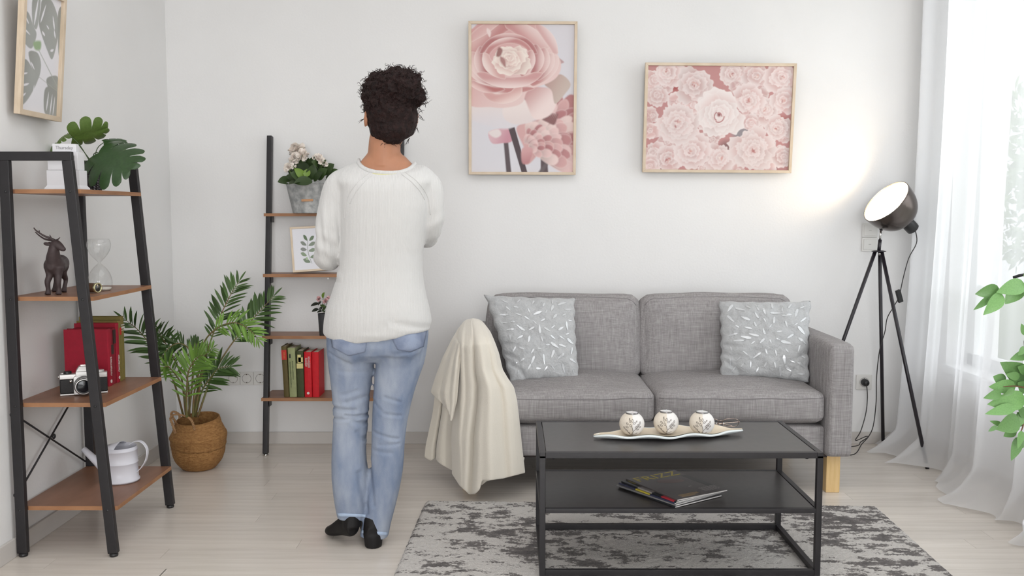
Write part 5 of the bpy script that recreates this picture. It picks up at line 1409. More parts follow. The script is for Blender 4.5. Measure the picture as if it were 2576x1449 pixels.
mm1, mm2, mm3 = monstera_me(5, 0.45, 0.62), monstera_me(4, 0.35, 0.55), monstera_me(4, 0.6, 0.5)
for me, m, bp_, tp_, yb, yt, nr, ws in (
    (mm1, M_mons, (246, 384), (331, 424), 3.34, 3.27, (0.10, -0.85, 0.55), 1.05),
    (mm2, M_mons, (262, 358), (322, 352), 3.40, 3.44, (0.0, -0.55, 0.8), 1.0),
    (mm2, M_mons2, (182, 346), (280, 324), 3.36, 3.42, (0.10, -0.62, -0.78), 0.95),
    (mm3, M_mons2, (170, 336), (140, 357), 3.42, 3.36, (-0.4, -0.5, 0.75), 0.9),
    (mm3, M_mons2, (132, 366), (118, 395), 3.46, 3.42, (-0.6, -0.6, 0.4), 1.0),
    (mm2, M_mons2, (300, 374), (331, 412), 3.44, 3.48, (0.5, -0.6, 0.6), 0.9)):
    b_, t_ = at(*bp_, yb), at(*tp_, yt)
    t_ = Vector((max(t_.x, -1.695), t_.y, t_.z))
    lf = put(me, m, orient(b_, t_, nr, ws), mon)
    mid = (top + b_) / 2 + Vector((0.0, -0.01, 0.02))
    MB().tube(sp3([top + Vector((R.uniform(-.012, .012), R.uniform(-.012, .012), 0)), mid, b_], 12), 0.0016, 6).build('leaf_stalk', M_bego, mon, smooth=True)

# ------------------------------------------------------------------ flowers in the zinc planter
oval = leaf_me(lambda v: 0.34 * (max(0.0, math.sin(PI * min(1, v * 0.95 + 0.05))) ** 0.75), 7, 0.25, 0.25, 'leaf')
rb_ = random.Random(21)
for bp_, tp_, m, dy in (((735, 455), (702, 452), M_bego, 0), ((745, 452), (722, 440), M_bego, -.03), ((760, 455), (728, 420), M_bego, 0.02), ((770, 455), (735, 432), M_bego, -.05), ((775, 450), (752, 405), M_bego, 0), ((765, 448), (746, 425), M_bego2, -.05),
                        ((768, 445), (776, 424), M_bego2, -.06), ((785, 452), (768, 400), M_bego, 0.03), ((790, 440), (782, 395), M_bego, 0.0), ((795, 430), (812, 400), M_bego, 0), ((800, 450), (815, 425), M_bego, -.02), ((790, 455), (805, 432), M_bego, -.05), ((755, 458), (728, 456), M_bego, -.07), ((785, 456), (742, 454), M_bego, -.07), ((770, 440), (757, 400), M_bego2, 0.03), ((810, 440), (835, 410), M_bego, 0), ((820, 450), (850, 430), M_bego, 0), ((800, 420), (790, 405), M_bego, -.02), ((752, 450), (742, 412), M_bego, 0.04), ((778, 452), (790, 418), M_bego, -.03)):
    b_, t_ = at(*bp_, 4.53 + dy), at(*tp_, 4.50 + dy + rb_.uniform(-.03, .03))
    put(oval, m, orient(b_, t_, (rb_.uniform(-.5, .5), -0.8, 0.6), rb_.uniform(0.9, 1.25)), pl)
petal = leaf_me(lambda v: 0.44 * (max(0.0, math.sin(PI * min(1, v * 0.85 + 0.06))) ** 0.6), 5, 0.5, -0.25, 'petal')
def blossom(c, r, n, m, parent, seed):
    r5 = random.Random(seed)
    for k in range(n):
        d = Vector((r5.gauss(0, 1), r5.gauss(0, 1) - 0.5, r5.gauss(0, 0.9) + 0.25)).normalized()
        b_ = c + d * r * 0.15
        put(petal, m, orient(b_, c + d * r * r5.uniform(0.8, 1.05), (r5.gauss(0, 1), r5.gauss(0, 1), r5.gauss(0, 1)), 1.1), parent, 'petal')
for (x, y), r, n, dy in (((748, 380), 0.046, 44, 0.02), ((742, 398), 0.034, 26, 0.0), ((760, 392), 0.036, 26, -0.01), ((800, 400), 0.030, 26, 0.0), ((812, 410), 0.026, 18, -0.02), ((726, 422), 0.026, 22, -0.02), ((738, 418), 0.018, 12, -0.02)):
    c_ = at(x, y, 4.53 + dy)
    blossom(c_, r, n, M_petal, pl, x + y)
    MB().tube(sp3([at(772 + (x - 772) * 0.4, 450, 4.54), at(772 + (x - 772) * 0.8, (450 + y) / 2 + 6, 4.54 + dy), c_], 8), 0.0018, 6).build('flower_stalk', M_bego2, pl, smooth=True)
# small pink rose plant
for (x, y), r, n in (((802, 752), 0.017, 16), ((818, 757), 0.017, 16), ((826, 750), 0.014, 10)):
    blossom(at(x, y, 4.49), r, n, M_petal2, spot, x)
    MB().tube([at(812, 785, 4.5), at((812 + x) / 2, 770, 4.495), at(x, y, 4.49)], 0.001, 6).build('flower_stalk', M_dleaf, spot, smooth=True)
for bp_, tp_, m in (((803, 764), (781, 766), M_dleaf), ((808, 758), (799, 766), M_dleaf), ((802, 778), (784, 781), M_dleaf), ((810, 772), (803, 780), M_dleaf), ((812, 750), (813, 736), M_bego2), ((806, 768), (818, 770), M_bego), ((812, 785), (817, 770), M_bego), ((810, 782), (798, 784), M_dleaf), ((820, 775), (832, 772), M_dleaf), ((815, 783), (826, 784), M_bego)):
    put(oval, m, orient(at(*bp_, 4.49), at(*tp_, 4.475), (rb_.uniform(-.3, .3), -0.6, 0.8), 0.9), spot)
MB().tube([Vector((sx, sy, zq + 0.09)), at(811, 770, 4.5), at(813, 750, 4.5)], 0.0013, 6).build('stem', M_dleaf, spot, smooth=True)

# ------------------------------------------------------------------ ficus tree at the right edge
FX, FY = 1.64, 2.62
fic = thing('ficus_tree', 'leafy green ficus tree reaching in at the right edge before the curtain', 'tree', (FX, FY, 0))
trunk = sp3([(FX, FY, 0.26), (FX - 0.02, FY + 0.01, 0.5), (FX - 0.10, FY, 0.70), (FX - 0.16, FY, 0.80), (FX - 0.12, FY, 0.92), (FX - 0.02, FY + 0.02, 1.10), (FX + 0.02, FY, 1.4)], 30)
MB().tube(trunk, [0.018 - 0.010 * k / 29 for k in range(30)], 10).build('trunk', M_dtwig, fic, smooth=True)
MB().lathe([(0.001, 0), (0.10, 0), (0.105, 0.006), (0.135, 0.26), (0.128, 0.26), (0.12, 0.23), (0.001, 0.23)], 40, Matrix.Translation((FX, FY, 0)), cap=False).build('pot', M_cal, fic, smooth=True)
MB().lathe([(0.001, 0.245), (0.122, 0.243)], 32, Matrix.Translation((FX, FY, 0))).build('soil', M_soil, fic)
fleaf = [leaf_me(lambda v: 0.30 * (max(0.0, math.sin(PI * v ** 0.8)) ** 0.8 if 0 < v < 1 else 0.004) * (1 - 0.25 * v), 9, f, d, 'leaf') for f, d in ((0.2, 0.12), (0.35, 0.2), (0.1, -0.05))]
A6 = lambda x, y: (2430 + x / 5.178, 680 + y / 5.178)
A7 = lambda x, y: (2430 + x / 5.178, 900 + y / 5.178)
fl2 = [(A6, 440, 250, 150, 312, 175), (A6, 470, 305, 268, 572, 160), (A6, 310, 350, 130, 505, 70), (A6, 770, 180, 436, 272, 150), (A6, 715, 200, 528, 428, 190),
       (A7, 780, 300, 518, 80, 210), (A7, 650, 375, 328, 380, 150), (A7, 520, 318, 338, 240, 95), (A7, 455, 448, 272, 522, 85), (A7, 770, 520, 345, 612, 210), (A7, 650, 640, 285, 722, 110), (A7, 690, 790, 440, 942, 210), (A7, 475, 880, 320, 822, 60), (A7, 405, 890, 283, 962, 42), (A7, 650, 925, 500, 1028, 130), (A7, 690, 1030, 610, 1335, 120), (A7, 770, 690, 640, 920, 130), (A7, 725, 950, 690, 1170, 70), (A6, 770, 1100, 618, 1146, 70), (A6, 775, 850, 716, 690, 70), (A6, 770, 1000, 690, 1105, 70), (A7, 620, 400, 505, 505, 70), (A7, 700, 250, 530, 220, 90),
       (A7, 760, 860, 690, 720, 120), (A7, 790, 180, 690, 120, 90), (A7, 800, 420, 690, 330, 120), (A7, 800, 760, 700, 640, 140), (A7, 800, 960, 740, 1180, 120), (A6, 900, 120, 760, 60, 120), (A6, 930, 260, 800, 330, 140), (A7, 960, 300, 820, 240, 160), (A7, 1000, 560, 860, 620, 160), (A7, 980, 900, 880, 1100, 150), (A7, 1000, 800, 900, 700, 160), (A6, 1000, 700, 880, 800, 150), (A6, 1050, 500, 900, 430, 150), (A6, 1050, 900, 900, 960, 150), (A7, 1150, 420, 1000, 420, 150), (A7, 1150, 700, 1010, 760, 150), (A6, 1200, 300, 1060, 240, 150), (A6, 1200, 640, 1080, 560, 150)]
r6 = random.Random(4)
for A, bx, by, tx, ty, w in fl2:
    Yb = 2.60 + r6.uniform(-0.03, 0.04)
    b_, t_ = at(*A(bx, by), Yb), at(*A(tx, ty), Yb - r6.uniform(0.0, 0.04))
    l = math.hypot(tx - bx, ty - by)
    put(r6.choice(fleaf), M_ficus, orient(b_, t_, (r6.uniform(-.35, .35), -1, r6.uniform(0.0, 0.5)), min(2.0, w / l / 0.5)), fic)
for pts in (((A6, 470, 300), (A6, 600, 260), (A6, 760, 215), (A6, 1000, 200), (A6, 1300, 260)), ((A7, 480, 378), (A7, 640, 370), (A7, 800, 400), (A7, 1000, 480), (A7, 1200, 560)), ((A7, 600, 910), (A7, 700, 860), (A7, 850, 780), (A7, 1050, 760), (A7, 1250, 800)), ((A7, 640, 830), (A7, 720, 750), (A7, 850, 640), (A7, 1100, 500)), ((A7, 680, 1040), (A7, 740, 900), (A7, 760, 780), (A7, 900, 600))):
    MB().tube(sp3([at(*A(x, y), 2.61) for A, x, y in pts], 20), [0.0012 + 0.003 * k / 19 for k in range(20)], 6).build('twig', M_twig, fic, smooth=True)
MB().tube([at(*A6(620, 95), 2.63), at(*A6(690, 70), 2.63), at(*A6(800, 50), 2.64), at(*A6(1100, 60), 2.66)], [0.0045, 0.0042, 0.004, 0.004], 8).build('cut_branch', M_dtwig, fic, smooth=True)

# the rest of the crown, beyond the right edge of the view
for k in range(14):
    z0_ = 0.62 + 0.058 * k
    base = trunk[min(29, 6 + int(k * 1.7))]
    a_ = r6.uniform(-1.1, 0.9); L_ = r6.uniform(0.10, 0.20)
    tip_ = Vector((min(1.80, max(1.60, base.x + 0.08 + L_ * 0.5 * math.cos(a_))), base.y - 0.06 + L_ * math.sin(a_) * 0.6, base.z + r6.uniform(0.0, 0.12)))
    P = sp3([base, (base + tip_) / 2 + Vector((0, 0, 0.02)), tip_], 10)
    MB().tube(P, [0.003 - 0.0002 * q for q in range(10)], 6).build('twig', M_twig, fic, smooth=True)
    for q in range(7):
        p = P[3 + q]
        d = Vector((r6.uniform(-0.2, 0.7), r6.uniform(-1, 0.5), r6.uniform(-0.9, 0.4))).normalized() * r6.uniform(0.05, 0.075)
        if p.x + d.x < 1.585: d.x = abs(d.x)
        put(r6.choice(fleaf), M_ficus, orient(p, p + d, (r6.uniform(-.5, .5), -0.6, 0.9), r6.uniform(0.9, 1.15)), fic)

# ------------------------------------------------------------------ pillows with foil leaf print
M_plush = mat('grey_plush', rgb(182, 183, 184), 0.95, spec=0.1, sheen=0.25, var=0.05, vscale=45, bump=1.0, bscale=110)
M_foil = mat('silver_foil', rgb(214, 216, 218), 0.34, metal=0.3, spec=0.6)
def pillow(label, corners, T, seed, puffdir):
    TL, TR, BR, BL = [Vector(c) for c in corners]
    cen = (TL + TR + BR + BL) / 4
    t = thing('throw_pillow', label, 'pillow', tuple(cen), 'foil print throw pillows on the sofa')
    nrm = (TR - TL).cross(TL - BL).normalized()
    if nrm.y > 0: nrm = -nrm
    n = 76
    r7 = random.Random(seed)
    def P(u, v, side):
        a, b_ = 2 * u - 1, 2 * v - 1
        # edges pull in between the corners, with small scallops
        s = 0.035
        uu = 0.5 + (u - 0.5) * (1 - s * (1 - b_ * b_) + 0.017 * math.sin(v * 38 + seed) * abs(a) ** 5)
        vv = 0.5 + (v - 0.5) * (1 - s * 1.2 * (1 - a * a) + 0.012 * math.sin(u * 31 + seed * 2) * abs(b_) ** 5)
        p = TL * (1 - uu) * (1 - vv) + TR * uu * (1 - vv) + BR * uu * vv + BL * (1 - uu) * vv
        h = T * (max(0, 1 - a ** 2) * max(0, 1 - b_ ** 2)) ** 0.42
        h += 0.012 * noise3((u, v, seed), (6, 6, 1), side) * min(1, 6 * (1 - max(abs(a), abs(b_))))
        h += 0.0035 * noise3((u, v, seed), (20, 20, 1), side + 4) * min(1, 8 * (1 - max(abs(a), abs(b_))))
        for (cx, cy, ang, am) in ((0.05, 0.72, 0.5, 0.012), (0.1, 0.85, 0.7, 0.012), (0.93, 0.7, -0.6, 0.010), (0.2, 0.95, 1.2, 0.010), (0.06, 0.6, 0.3, 0.01), (0.8, 0.96, -1.2, 0.008)):
            dx, dy = u - cx, v - cy; q = dx * math.sin(ang) - dy * math.cos(ang); l = dx * math.cos(ang) + dy * math.sin(ang)
            h -= am * math.exp(-(q / 0.022) ** 2 - (l / 0.12) ** 2)
        return p + nrm * (h * side)
    mb = MB()
    mb.grid(n, n, lambda u, v: P(u, v, 1)); mb.grid(n, n, lambda u, v: P(u, v, -0.75))
    me = mb.mesh('cover', origin(t))
    bm = bmesh.new(); bm.from_mesh(me); bmesh.ops.remove_doubles(bm, verts=bm.verts, dist=0.0006); bmesh.ops.recalc_face_normals(bm, faces=bm.faces); bm.to_mesh(me); bm.free()
    link('cover', me, M_plush, t, True)
    q = MB(); pts = []
    tries = 0
    while len(pts) < 62 and tries < 4000:
        tries += 1
        u, v = r7.uniform(0.10, 0.92), r7.uniform(0.08, 0.93)
        if all((u - a) ** 2 + (v - b_) ** 2 > 0.0085 for a, b_ in pts): pts.append((u, v))
    for u, v in pts:
        th = r7.uniform(0, PI) if r7.random() < 0.4 else math.atan2(v - 0.5, u - 0.5) + r7.uniform(-0.5, 0.5)
        L_ = r7.uniform(0.026, 0.064); wd = L_ * r7.uniform(0.20, 0.30)
        poly = []
        for k in range(10):
            a = 2 * PI * k / 10; lx = L_ * math.cos(a); ly = wd * math.sin(a) * (1 - 0.35 * math.cos(a))
            uu, vv = u + lx * math.cos(th) - ly * math.sin(th), v + lx * math.sin(th) + ly * math.cos(th)
            poly.append(P(min(0.985, max(0.015, uu)), min(0.985, max(0.015, vv)), 1) + nrm * 0.0022)
        q.add(poly, [tuple(range(10))])
    f = q.build('foil_print', M_foil, t); f['kind'] = 'stuff'
    return t
pillow('grey plush pillow with silver leaf print at the left end of the sofa', (at(1219, 742, 4.16), at(1446, 750, 4.20), at(1457, 956, 4.03), at(1284, 964, 3.97)), 0.075, 1, 1)
pillow('grey plush pillow with silver leaf print at the right end of the sofa', (at(1808, 757, 4.19), at(2040, 757, 4.13), at(2036, 962, 3.985), at(1812, 950, 4.06)), 0.075, 5, 1)

# ------------------------------------------------------------------ fleece blanket over the left armrest
M_fleece = mat('cream_fleece', rgb(224, 217, 204), 0.95, spec=0.1, sheen=0.4, bump=0.25, bscale=260)
def edge_curve(tab):
    ys = [a for a, b_ in tab]; xs = [b_ for a, b_ in tab]
    return lambda y: float(np.interp(y, ys, xs))
mb = MB()
def sheet(nu, nv, Lf, Rf, top, bot, Yf, folds, amp):
    """Lf,Rf: left and right edges by row; bot(u): lower edge; Yf(u,v): depth; folds: list of (u at top, u at bottom, width, depth)"""
    def fn(u, v):
        y = top(u) + (bot(u) - top(u)) * v
        x = Lf(y) * (1 - u) + Rf(y) * u
        Y = Yf(u, v)
        for u0, u1, w, d in folds:
            uc = u0 + (u1 - u0) * v
            Y += d * min(1, v * 2.2) * math.exp(-((u - uc) / w) ** 2)
        Y += amp * v * noise3((u, v, 0), (5, 1.2, 1), top(0.5) * 0.01)
        p = at(x, y, Y)
        return (p.x, p.y, max(p.z, 0.006))
    mb.grid(nu, nv, fn)
# main front fall
Lm = edge_curve([(800, 1188), (806, 1172), (816, 1162), (840, 1154), (880, 1150), (930, 1150), (1000, 1146), (1060, 1140), (1100, 1136), (1150, 1138), (1190, 1138), (1245, 1140)])
Rm = edge_curve([(800, 1192), (806, 1208), (815, 1217), (835, 1232), (860, 1243), (890, 1254), (930, 1263), (955, 1278), (975, 1292), (1010, 1300), (1060, 1306), (1120, 1312), (1190, 1320), (1245, 1322)])
bot_m = edge_curve([(0, 1192), (0.10, 1222), (0.22, 1244), (0.30, 1243), (0.37, 1232), (0.41, 1208), (0.5, 1209), (0.7, 1204), (1.0, 1190)])
def Ym(u, v):
    over = max(0, 1 - v / 0.16)
    front = 3.735 - 0.055 * max(0.0, math.sin(PI * min(1, max(0, u)))) ** 0.7 - 0.02 * v
    return front + 0.30 * over ** 1.5 + 0.10 * max(0, 0.12 - u) / 0.12 * min(1, v * 3) + 0.05 * max(0, u - 0.9) / 0.1
sheet(80, 70, Lm, Rm, lambda u: 801 + 3 * abs(u - 0.5), bot_m, Ym,
      [(0.47, 0.25, 0.050, 0.060), (0.78, 0.74, 0.07, 0.026), (0.62, 0.52, 0.08, -0.022), (0.90, 0.90, 0.05, 0.014), (0.20, 0.12, 0.06, 0.02)], 0.012)
# folded-back corner at the left, in front of the lower layer
Lf = edge_curve([(803, 1184), (812, 1166), (830, 1152), (860, 1135), (900, 1115), (950, 1096), (985, 1085), (1005, 1088), (1025, 1104), (1060, 1130)])
Rf_ = edge_curve([(803, 1186), (812, 1180), (830, 1172), (860, 1164), (900, 1158), (960, 1154), (1010, 1150), (1060, 1136)])
bot_f = edge_curve([(0, 988), (0.3, 1012), (0.6, 1040), (0.8, 1060), (1.0, 1050)])
sheet(36, 44, Lf, Rf_, lambda u: 818, bot_f, lambda u, v: 3.725 + 0.028 * max(0, 1 - v / 0.45) + 0.30 * max(0, 1 - v / 0.2) ** 1.5 + 0.12 * (1 - u) ** 1.5 - 0.035 * v * math.sin(PI * u), [(0.3, 0.35, 0.12, 0.02), (0.8, 0.85, 0.08, -0.03)], 0.03)
# lower layer hanging at the outer side
Lb = edge_curve([(940, 1108), (1000, 1094), (1040, 1089), (1080, 1080), (1120, 1071), (1150, 1068), (1190, 1072)])
Rb = edge_curve([(940, 1168), (1060, 1160), (1190, 1160)])
bot_b = edge_curve([(0, 1150), (0.15, 1160), (0.3, 1152), (0.36, 1162), (0.5, 1172), (0.75, 1184), (1.0, 1190)])
sheet(44, 36, Lb, Rb, lambda u: 940, bot_b, lambda u, v: 4.02 - 0.20 * u ** 1.2, [(0.3, 0.30, 0.05, 0.07), (0.55, 0.6, 0.1, 0.02)], 0.02)
# inner hem folds under the front fall
Lh = edge_curve([(1150, 1190), (1200, 1204), (1225, 1212)]); Rh = edge_curve([(1150, 1320), (1192, 1312), (1200, 1268), (1215, 1240), (1226, 1228)])
sheet(30, 14, Lh, Rh, lambda u: 1150, edge_curve([(0, 1222), (0.3, 1216), (0.6, 1204), (1.0, 1193)]), lambda u, v: 3.752 + 0.02 * u, [(0.4, 0.45, 0.1, -0.015)], 0.01)
bl = thing('fleece_blanket', 'cream fleece blanket draped over the left armrest of the sofa', 'blanket', (-0.17, 3.75, 0))
o = mb.build('fleece', M_fleece, bl, smooth=True, solid=0.009, sub=1)
# ------------------------------------------------------------------ woman seen from behind
WY = 3.22
def fast(me):      # vertices with their normals read once
    return [(v, v.co.copy(), n) for v, n in zip(me.vertices, [v.normal.copy() for v in me.vertices])]
M_skin = mat('skin', rgb(172, 122, 94), 0.5, spec=0.35, var=0.05, vscale=20, sub=0.12)
M_hair = mat('dark_curly_hair', rgb(24, 14, 13), 0.6, spec=0.18, col2=rgb(40, 24, 22), vscale=60, bump=0.8, bscale=220)
M_curl = mat('hair_strand', rgb(36, 20, 18), 0.5, spec=0.25, rnd=0.2)
def knit():
    m = mat('white_rib_knit', rgb(204, 203, 201), 0.9, spec=0.15, sheen=0.3)
    N, L = nodes(m); b = N['Principled BSDF']
    tc = N.new('ShaderNodeTexCoord')
    wv = N.new('ShaderNodeTexWave'); wv.wave_type = 'BANDS'; wv.bands_direction = 'X'; wv.inputs['Scale'].default_value = 62; wv.inputs['Distortion'].default_value = 1.0; wv.inputs['Detail'].default_value = 1; wv.inputs['Detail Scale'].default_value = 2
    mp = N.new('ShaderNodeMapping'); mp.inputs['Scale'].default_value = (1, 1, 0.12)
    L.new(tc.outputs['Object'], mp.inputs[0]); L.new(mp.outputs[0], wv.inputs['Vector'])
    bp = N.new('ShaderNodeBump'); bp.inputs['Strength'].default_value = 0.22; bp.inputs['Distance'].default_value = 0.003
    nz = N.new('ShaderNodeTexNoise'); nz.inputs['Scale'].default_value = 400; L.new(tc.outputs['Object'], nz.inputs[0])
    ad = N.new('ShaderNodeMath'); ad.operation = 'ADD'; L.new(wv.outputs[1], ad.inputs[0]); L.new(nz.outputs[0], ad.inputs[1])
    L.new(ad.outputs[0], bp.inputs['Height']); L.new(bp.outputs[0], b.inputs['Normal'])
    return m
M_knit = knit()
M_denim = mat('light_blue_denim', rgb(122, 135, 158), 0.85, spec=0.15, col2=rgb(160, 168, 182), vscale=7, vstretch=(2.2, 2, 0.8), lo=0.36, hi=0.66, bump=0.35, bscale=420, detail=6)
M_denim_d = mat('denim_pocket', rgb(120, 130, 152), 0.85, spec=0.15, col2=rgb(144, 154, 174), vscale=22, bump=0.3, bscale=420)
M_hem = mat('denim_hem_thread', rgb(170, 188, 212), 0.85, var=0.05, vscale=60)
M_shoe = mat('black_suede', rgb(20, 18, 19), 0.6, spec=0.3)
M_under2 = mat('yellow_lace_top', rgb(206, 202, 146), 0.8)

pw = thing('person', 'woman from behind in white sweater and light jeans, dark curly hair pinned up', 'person', (-0.47, WY, 0))

def ring(yp, xl, xr, yb, yf, n=28, tilt=0.0, cy=WY, flat=1.0):
    """closed horizontal ring spanning photograph columns xl..xr at row yp, reaching yb towards and yf away from the camera"""
    a, b_ = at(xl, yp, cy), at(xr, yp + tilt, cy)
    c = (a + b_) / 2; rx = (b_ - a).length / 2
    out = []
    for k in range(n):
        t = 2 * PI * k / n; ct, st = math.cos(t), math.sin(t)
        e = 0.86
        X_ = math.copysign(abs(ct) ** e, ct); Y_ = math.copysign(abs(st) ** e, st)
        out.append(Vector((c.x + rx * X_, c.y + (yf if st > 0 else yb) * Y_, c.z + (b_.z - a.z) / 2 * X_)))
    return out

# ---- sweater
mb = MB()
hem = ring(838, 818, 1084, 0.132, 0.128, tilt=-8)
for v in hem:
    if v.y < WY: v.z -= 0.026 * max(0, 1 - ((v.x + 0.510) / 0.17) ** 2)       # lower at the back
rings = [hem, ring(822, 815, 1087, 0.140, 0.136), ring(800, 817, 1086, 0.140, 0.134), ring(775, 821, 1081, 0.136, 0.130), ring(745, 832, 1074, 0.128, 0.122), ring(715, 842, 1068, 0.120, 0.116), ring(680, 852, 1064, 0.114, 0.112), ring(640, 858, 1064, 0.112, 0.112),
         ring(600, 860, 1070, 0.114, 0.118), ring(560, 860, 1078, 0.116, 0.126), ring(520, 858, 1084, 0.116, 0.126), ring(480, 856, 1086, 0.112, 0.116), ring(452, 842, 1100, 0.104, 0.104), ring(432, 848, 1092, 0.092, 0.088), ring(416, 872, 1072, 0.080, 0.072)]
drops = {12: 0.010, 13: 0.024, 14: 0.034}
for i_, dr in drops.items():
    for v in rings[i_]:
        v.z -= dr * max(0, abs(v.y - WY) / 0.08) ** 1.3
col = ring(404, 903, 1043, 0.070, 0.062, tilt=8)
for v in col:
    s = (v.y - WY)
    v.z -= 0.041 * (max(0, -s) / 0.070) ** 1.25 + 0.06 * (max(0, s) / 0.062) ** 1.2
rings.append(col)
mb.loft(rings)
def limb(pts, rs, n=26, k=16, q=None):
    P = sp3(pts, n); r_ = [float(v[0]) for v in spline([(r,) for r in rs], n)]
    (q or mb).tube(P, r_, k)
shL = at(858, 455, WY); elL = at(822, 640, WY - 0.005); haL = Vector((-0.555, WY + 0.285, 1.115))
shR = at(1082, 455, WY); elR = at(1088, 575, WY + 0.02); haR = Vector((-0.440, WY + 0.285, 1.13))
limb([at(890, 452, WY), at(858, 466, WY), at(841, 510, WY), at(830, 560, WY - 0.01), at(825, 610, WY - 0.01), at(822, 642, WY + 0.002), at(826, 652, WY + 0.05), (-0.615, WY + 0.13, 1.06), (-0.575, WY + 0.22, 1.10), haL], [0.040, 0.053, 0.052, 0.0485, 0.0475, 0.0465, 0.044, 0.039, 0.034, 0.031], 44)
limb([at(1050, 452, WY), at(1076, 468, WY), at(1085, 508, WY), at(1087, 545, WY + 0.005), at(1084, 572, WY + 0.02), at(1074, 586, WY + 0.06), (-0.315, WY + 0.14, 1.09), (-0.385, WY + 0.23, 1.12), haR], [0.040, 0.050, 0.0455, 0.0425, 0.0415, 0.041, 0.038, 0.033, 0.031], 44)
def wrinkle(me):
    for v, p, n in fast(me):
        w = 0.0
        # soft vertical and slanting folds, and a blouse over the hem
        w += 0.0030 * noise3(p, (9, 9, 2.5), 3.0)
        zz = p.z
        w += 0.0035 * math.exp(-((zz - 0.765) / 0.012) ** 2) * (0.5 + 0.5 * math.sin(p.x * 26 + 1))
        w -= 0.0060 * math.exp(-((zz - 0.800 + 0.25 * (p.x + 0.36) * (p.x > -0.42)) / 0.014) ** 2) * (p.x > -0.46) * min(1, (p.x + 0.46) * 9)
        if p.x < -0.575 and zz > 0.94:       # creases along the left sleeve
            w += 0.0035 * math.sin(p.x * 190 + zz * 20) * (1 - min(1, abs(zz - 1.1) / 0.12)) * max(0, min(1, (-0.575 - p.x) / 0.02))
            w += 0.0022 * math.sin(zz * 110 + p.x * 60) * max(0, min(1, (1.14 - zz) / 0.05)) * max(0, min(1, (-0.575 - p.x) / 0.03))
        if p.x > -0.30 and zz > 1.02:
            w += 0.003 * math.sin(zz * 95 - p.x * 70) * (1 - min(1, abs(zz - 1.12) / 0.10)) * min(1, (p.x + 0.30) / 0.03)
        v.co = p + n * w
sw = bake(mb, [('REMESH', dict(mode='VOXEL', voxel_size=0.006)), ('SMOOTH', dict(iterations=9, factor=0.5)), ('SUBSURF', dict(levels=1, render_levels=1))], 'sweater', M_knit, pw, post=wrinkle)
def bvh_of(o):
    me = o.data; off = origin(o.parent) + Vector(o.location)
    return BVHTree.FromPolygons([tuple(v.co + off) for v in me.vertices], [tuple(p.vertices) for p in me.polygons])
swb = bvh_of(sw)
CP = Vector((0, 0, CAM_H))
def hit(bv, x, y, off=0.0015):
    d = (at(x, y, 3.0) - CP).normalized()
    h = bv.ray_cast(CP, d)
    return h[0] - d * off if h[0] is not None else None
# neckband
P = [v.copy() for v in col]
q = MB(); n = len(P); cc = sum(P, Vector()) / n
prof = [(-0.004, -0.004), (0.004, -0.008), (0.0075, 0.0), (0.003, 0.0085), (-0.004, 0.008), (-0.006, 0.001)]
q.loft([[p + (Vector((p.x - cc.x, p.y - cc.y, 0)).normalized()) * a + Vector((0, 0, b_)) for a, b_ in prof] for p in P + [P[0]]], cap=False)
q.build('neckband', M_knit, sw, smooth=True)
# raglan seams
for pts in (((926, 437), (900, 458), (880, 485), (869, 515), (866, 550)), ((936, 440), (912, 462), (892, 488), (880, 512)), ((1020, 434), (1048, 455), (1068, 480), (1079, 505), (1083, 540)), ((1010, 438), (1036, 458), (1056, 480), (1068, 502))):
    S_ = [hit(swb, x, y, 0.0003) for x, y in spline(pts, 26)]
    S_ = [s for s in S_ if s is not None]
    if len(S_) > 4: MB().tube(S_, 0.0016, 6).build('raglan_seam', M_knit, sw, smooth=True)

# ---- jeans
mb = MB()
def Lr(y, a, b_, yb=None, yf=None, cy=WY, tilt=0): 
    w = (at(b_, y, cy) - at(a, y, cy)).x / 2
    return ring(y, a, b_, yb or w * 1.02, yf or w * 1.0, 24, tilt, cy)
mb.loft([ring(905, 852, 1044, 0.07, 0.06), ring(885, 828, 1070, 0.112, 0.095), ring(865, 823, 1075, 0.124, 0.102), ring(840, 821, 1078, 0.122, 0.106), ring(800, 826, 1075, 0.112, 0.105), ring(770, 832, 1070, 0.105, 0.10)])
mb.ball(at(885, 865, WY - 0.045), 0.075, 0.078, 0.075, 20, 14); mb.ball(at(1012, 862, WY - 0.045), 0.076, 0.078, 0.075, 20, 14)
mb.loft([Lr(860, 822, 946, 0.10, 0.09), Lr(885, 824, 944, 0.10, 0.09), Lr(915, 827, 940), Lr(950, 832, 936), Lr(985, 836, 931), Lr(1020, 838, 928), Lr(1055, 839, 925), Lr(1085, 838, 923), Lr(1120, 836, 921), Lr(1160, 834, 922), Lr(1200, 835, 926), Lr(1240, 840, 928), Lr(1275, 845, 924), Lr(1301, 850, 918, tilt=3)])
mb.loft([Lr(860, 950, 1076, 0.10, 0.09), Lr(885, 949, 1072, 0.10, 0.09), Lr(915, 947, 1066), Lr(950, 943, 1054), Lr(985, 941, 1043), Lr(1020, 939, 1033), Lr(1060, 937, 1024), Lr(1100, 935, 1019), Lr(1150, 933, 1016), Lr(1190, 932, 1012), Lr(1230, 928, 1005), Lr(1275, 920, 994), Lr(1320, 911, 983), Lr(1345, 906, 977, tilt=6)])
KZ = at(880, 1040, WY).z; KZ2 = at(980, 1060, WY).z
rj = random.Random(8)
creases = []
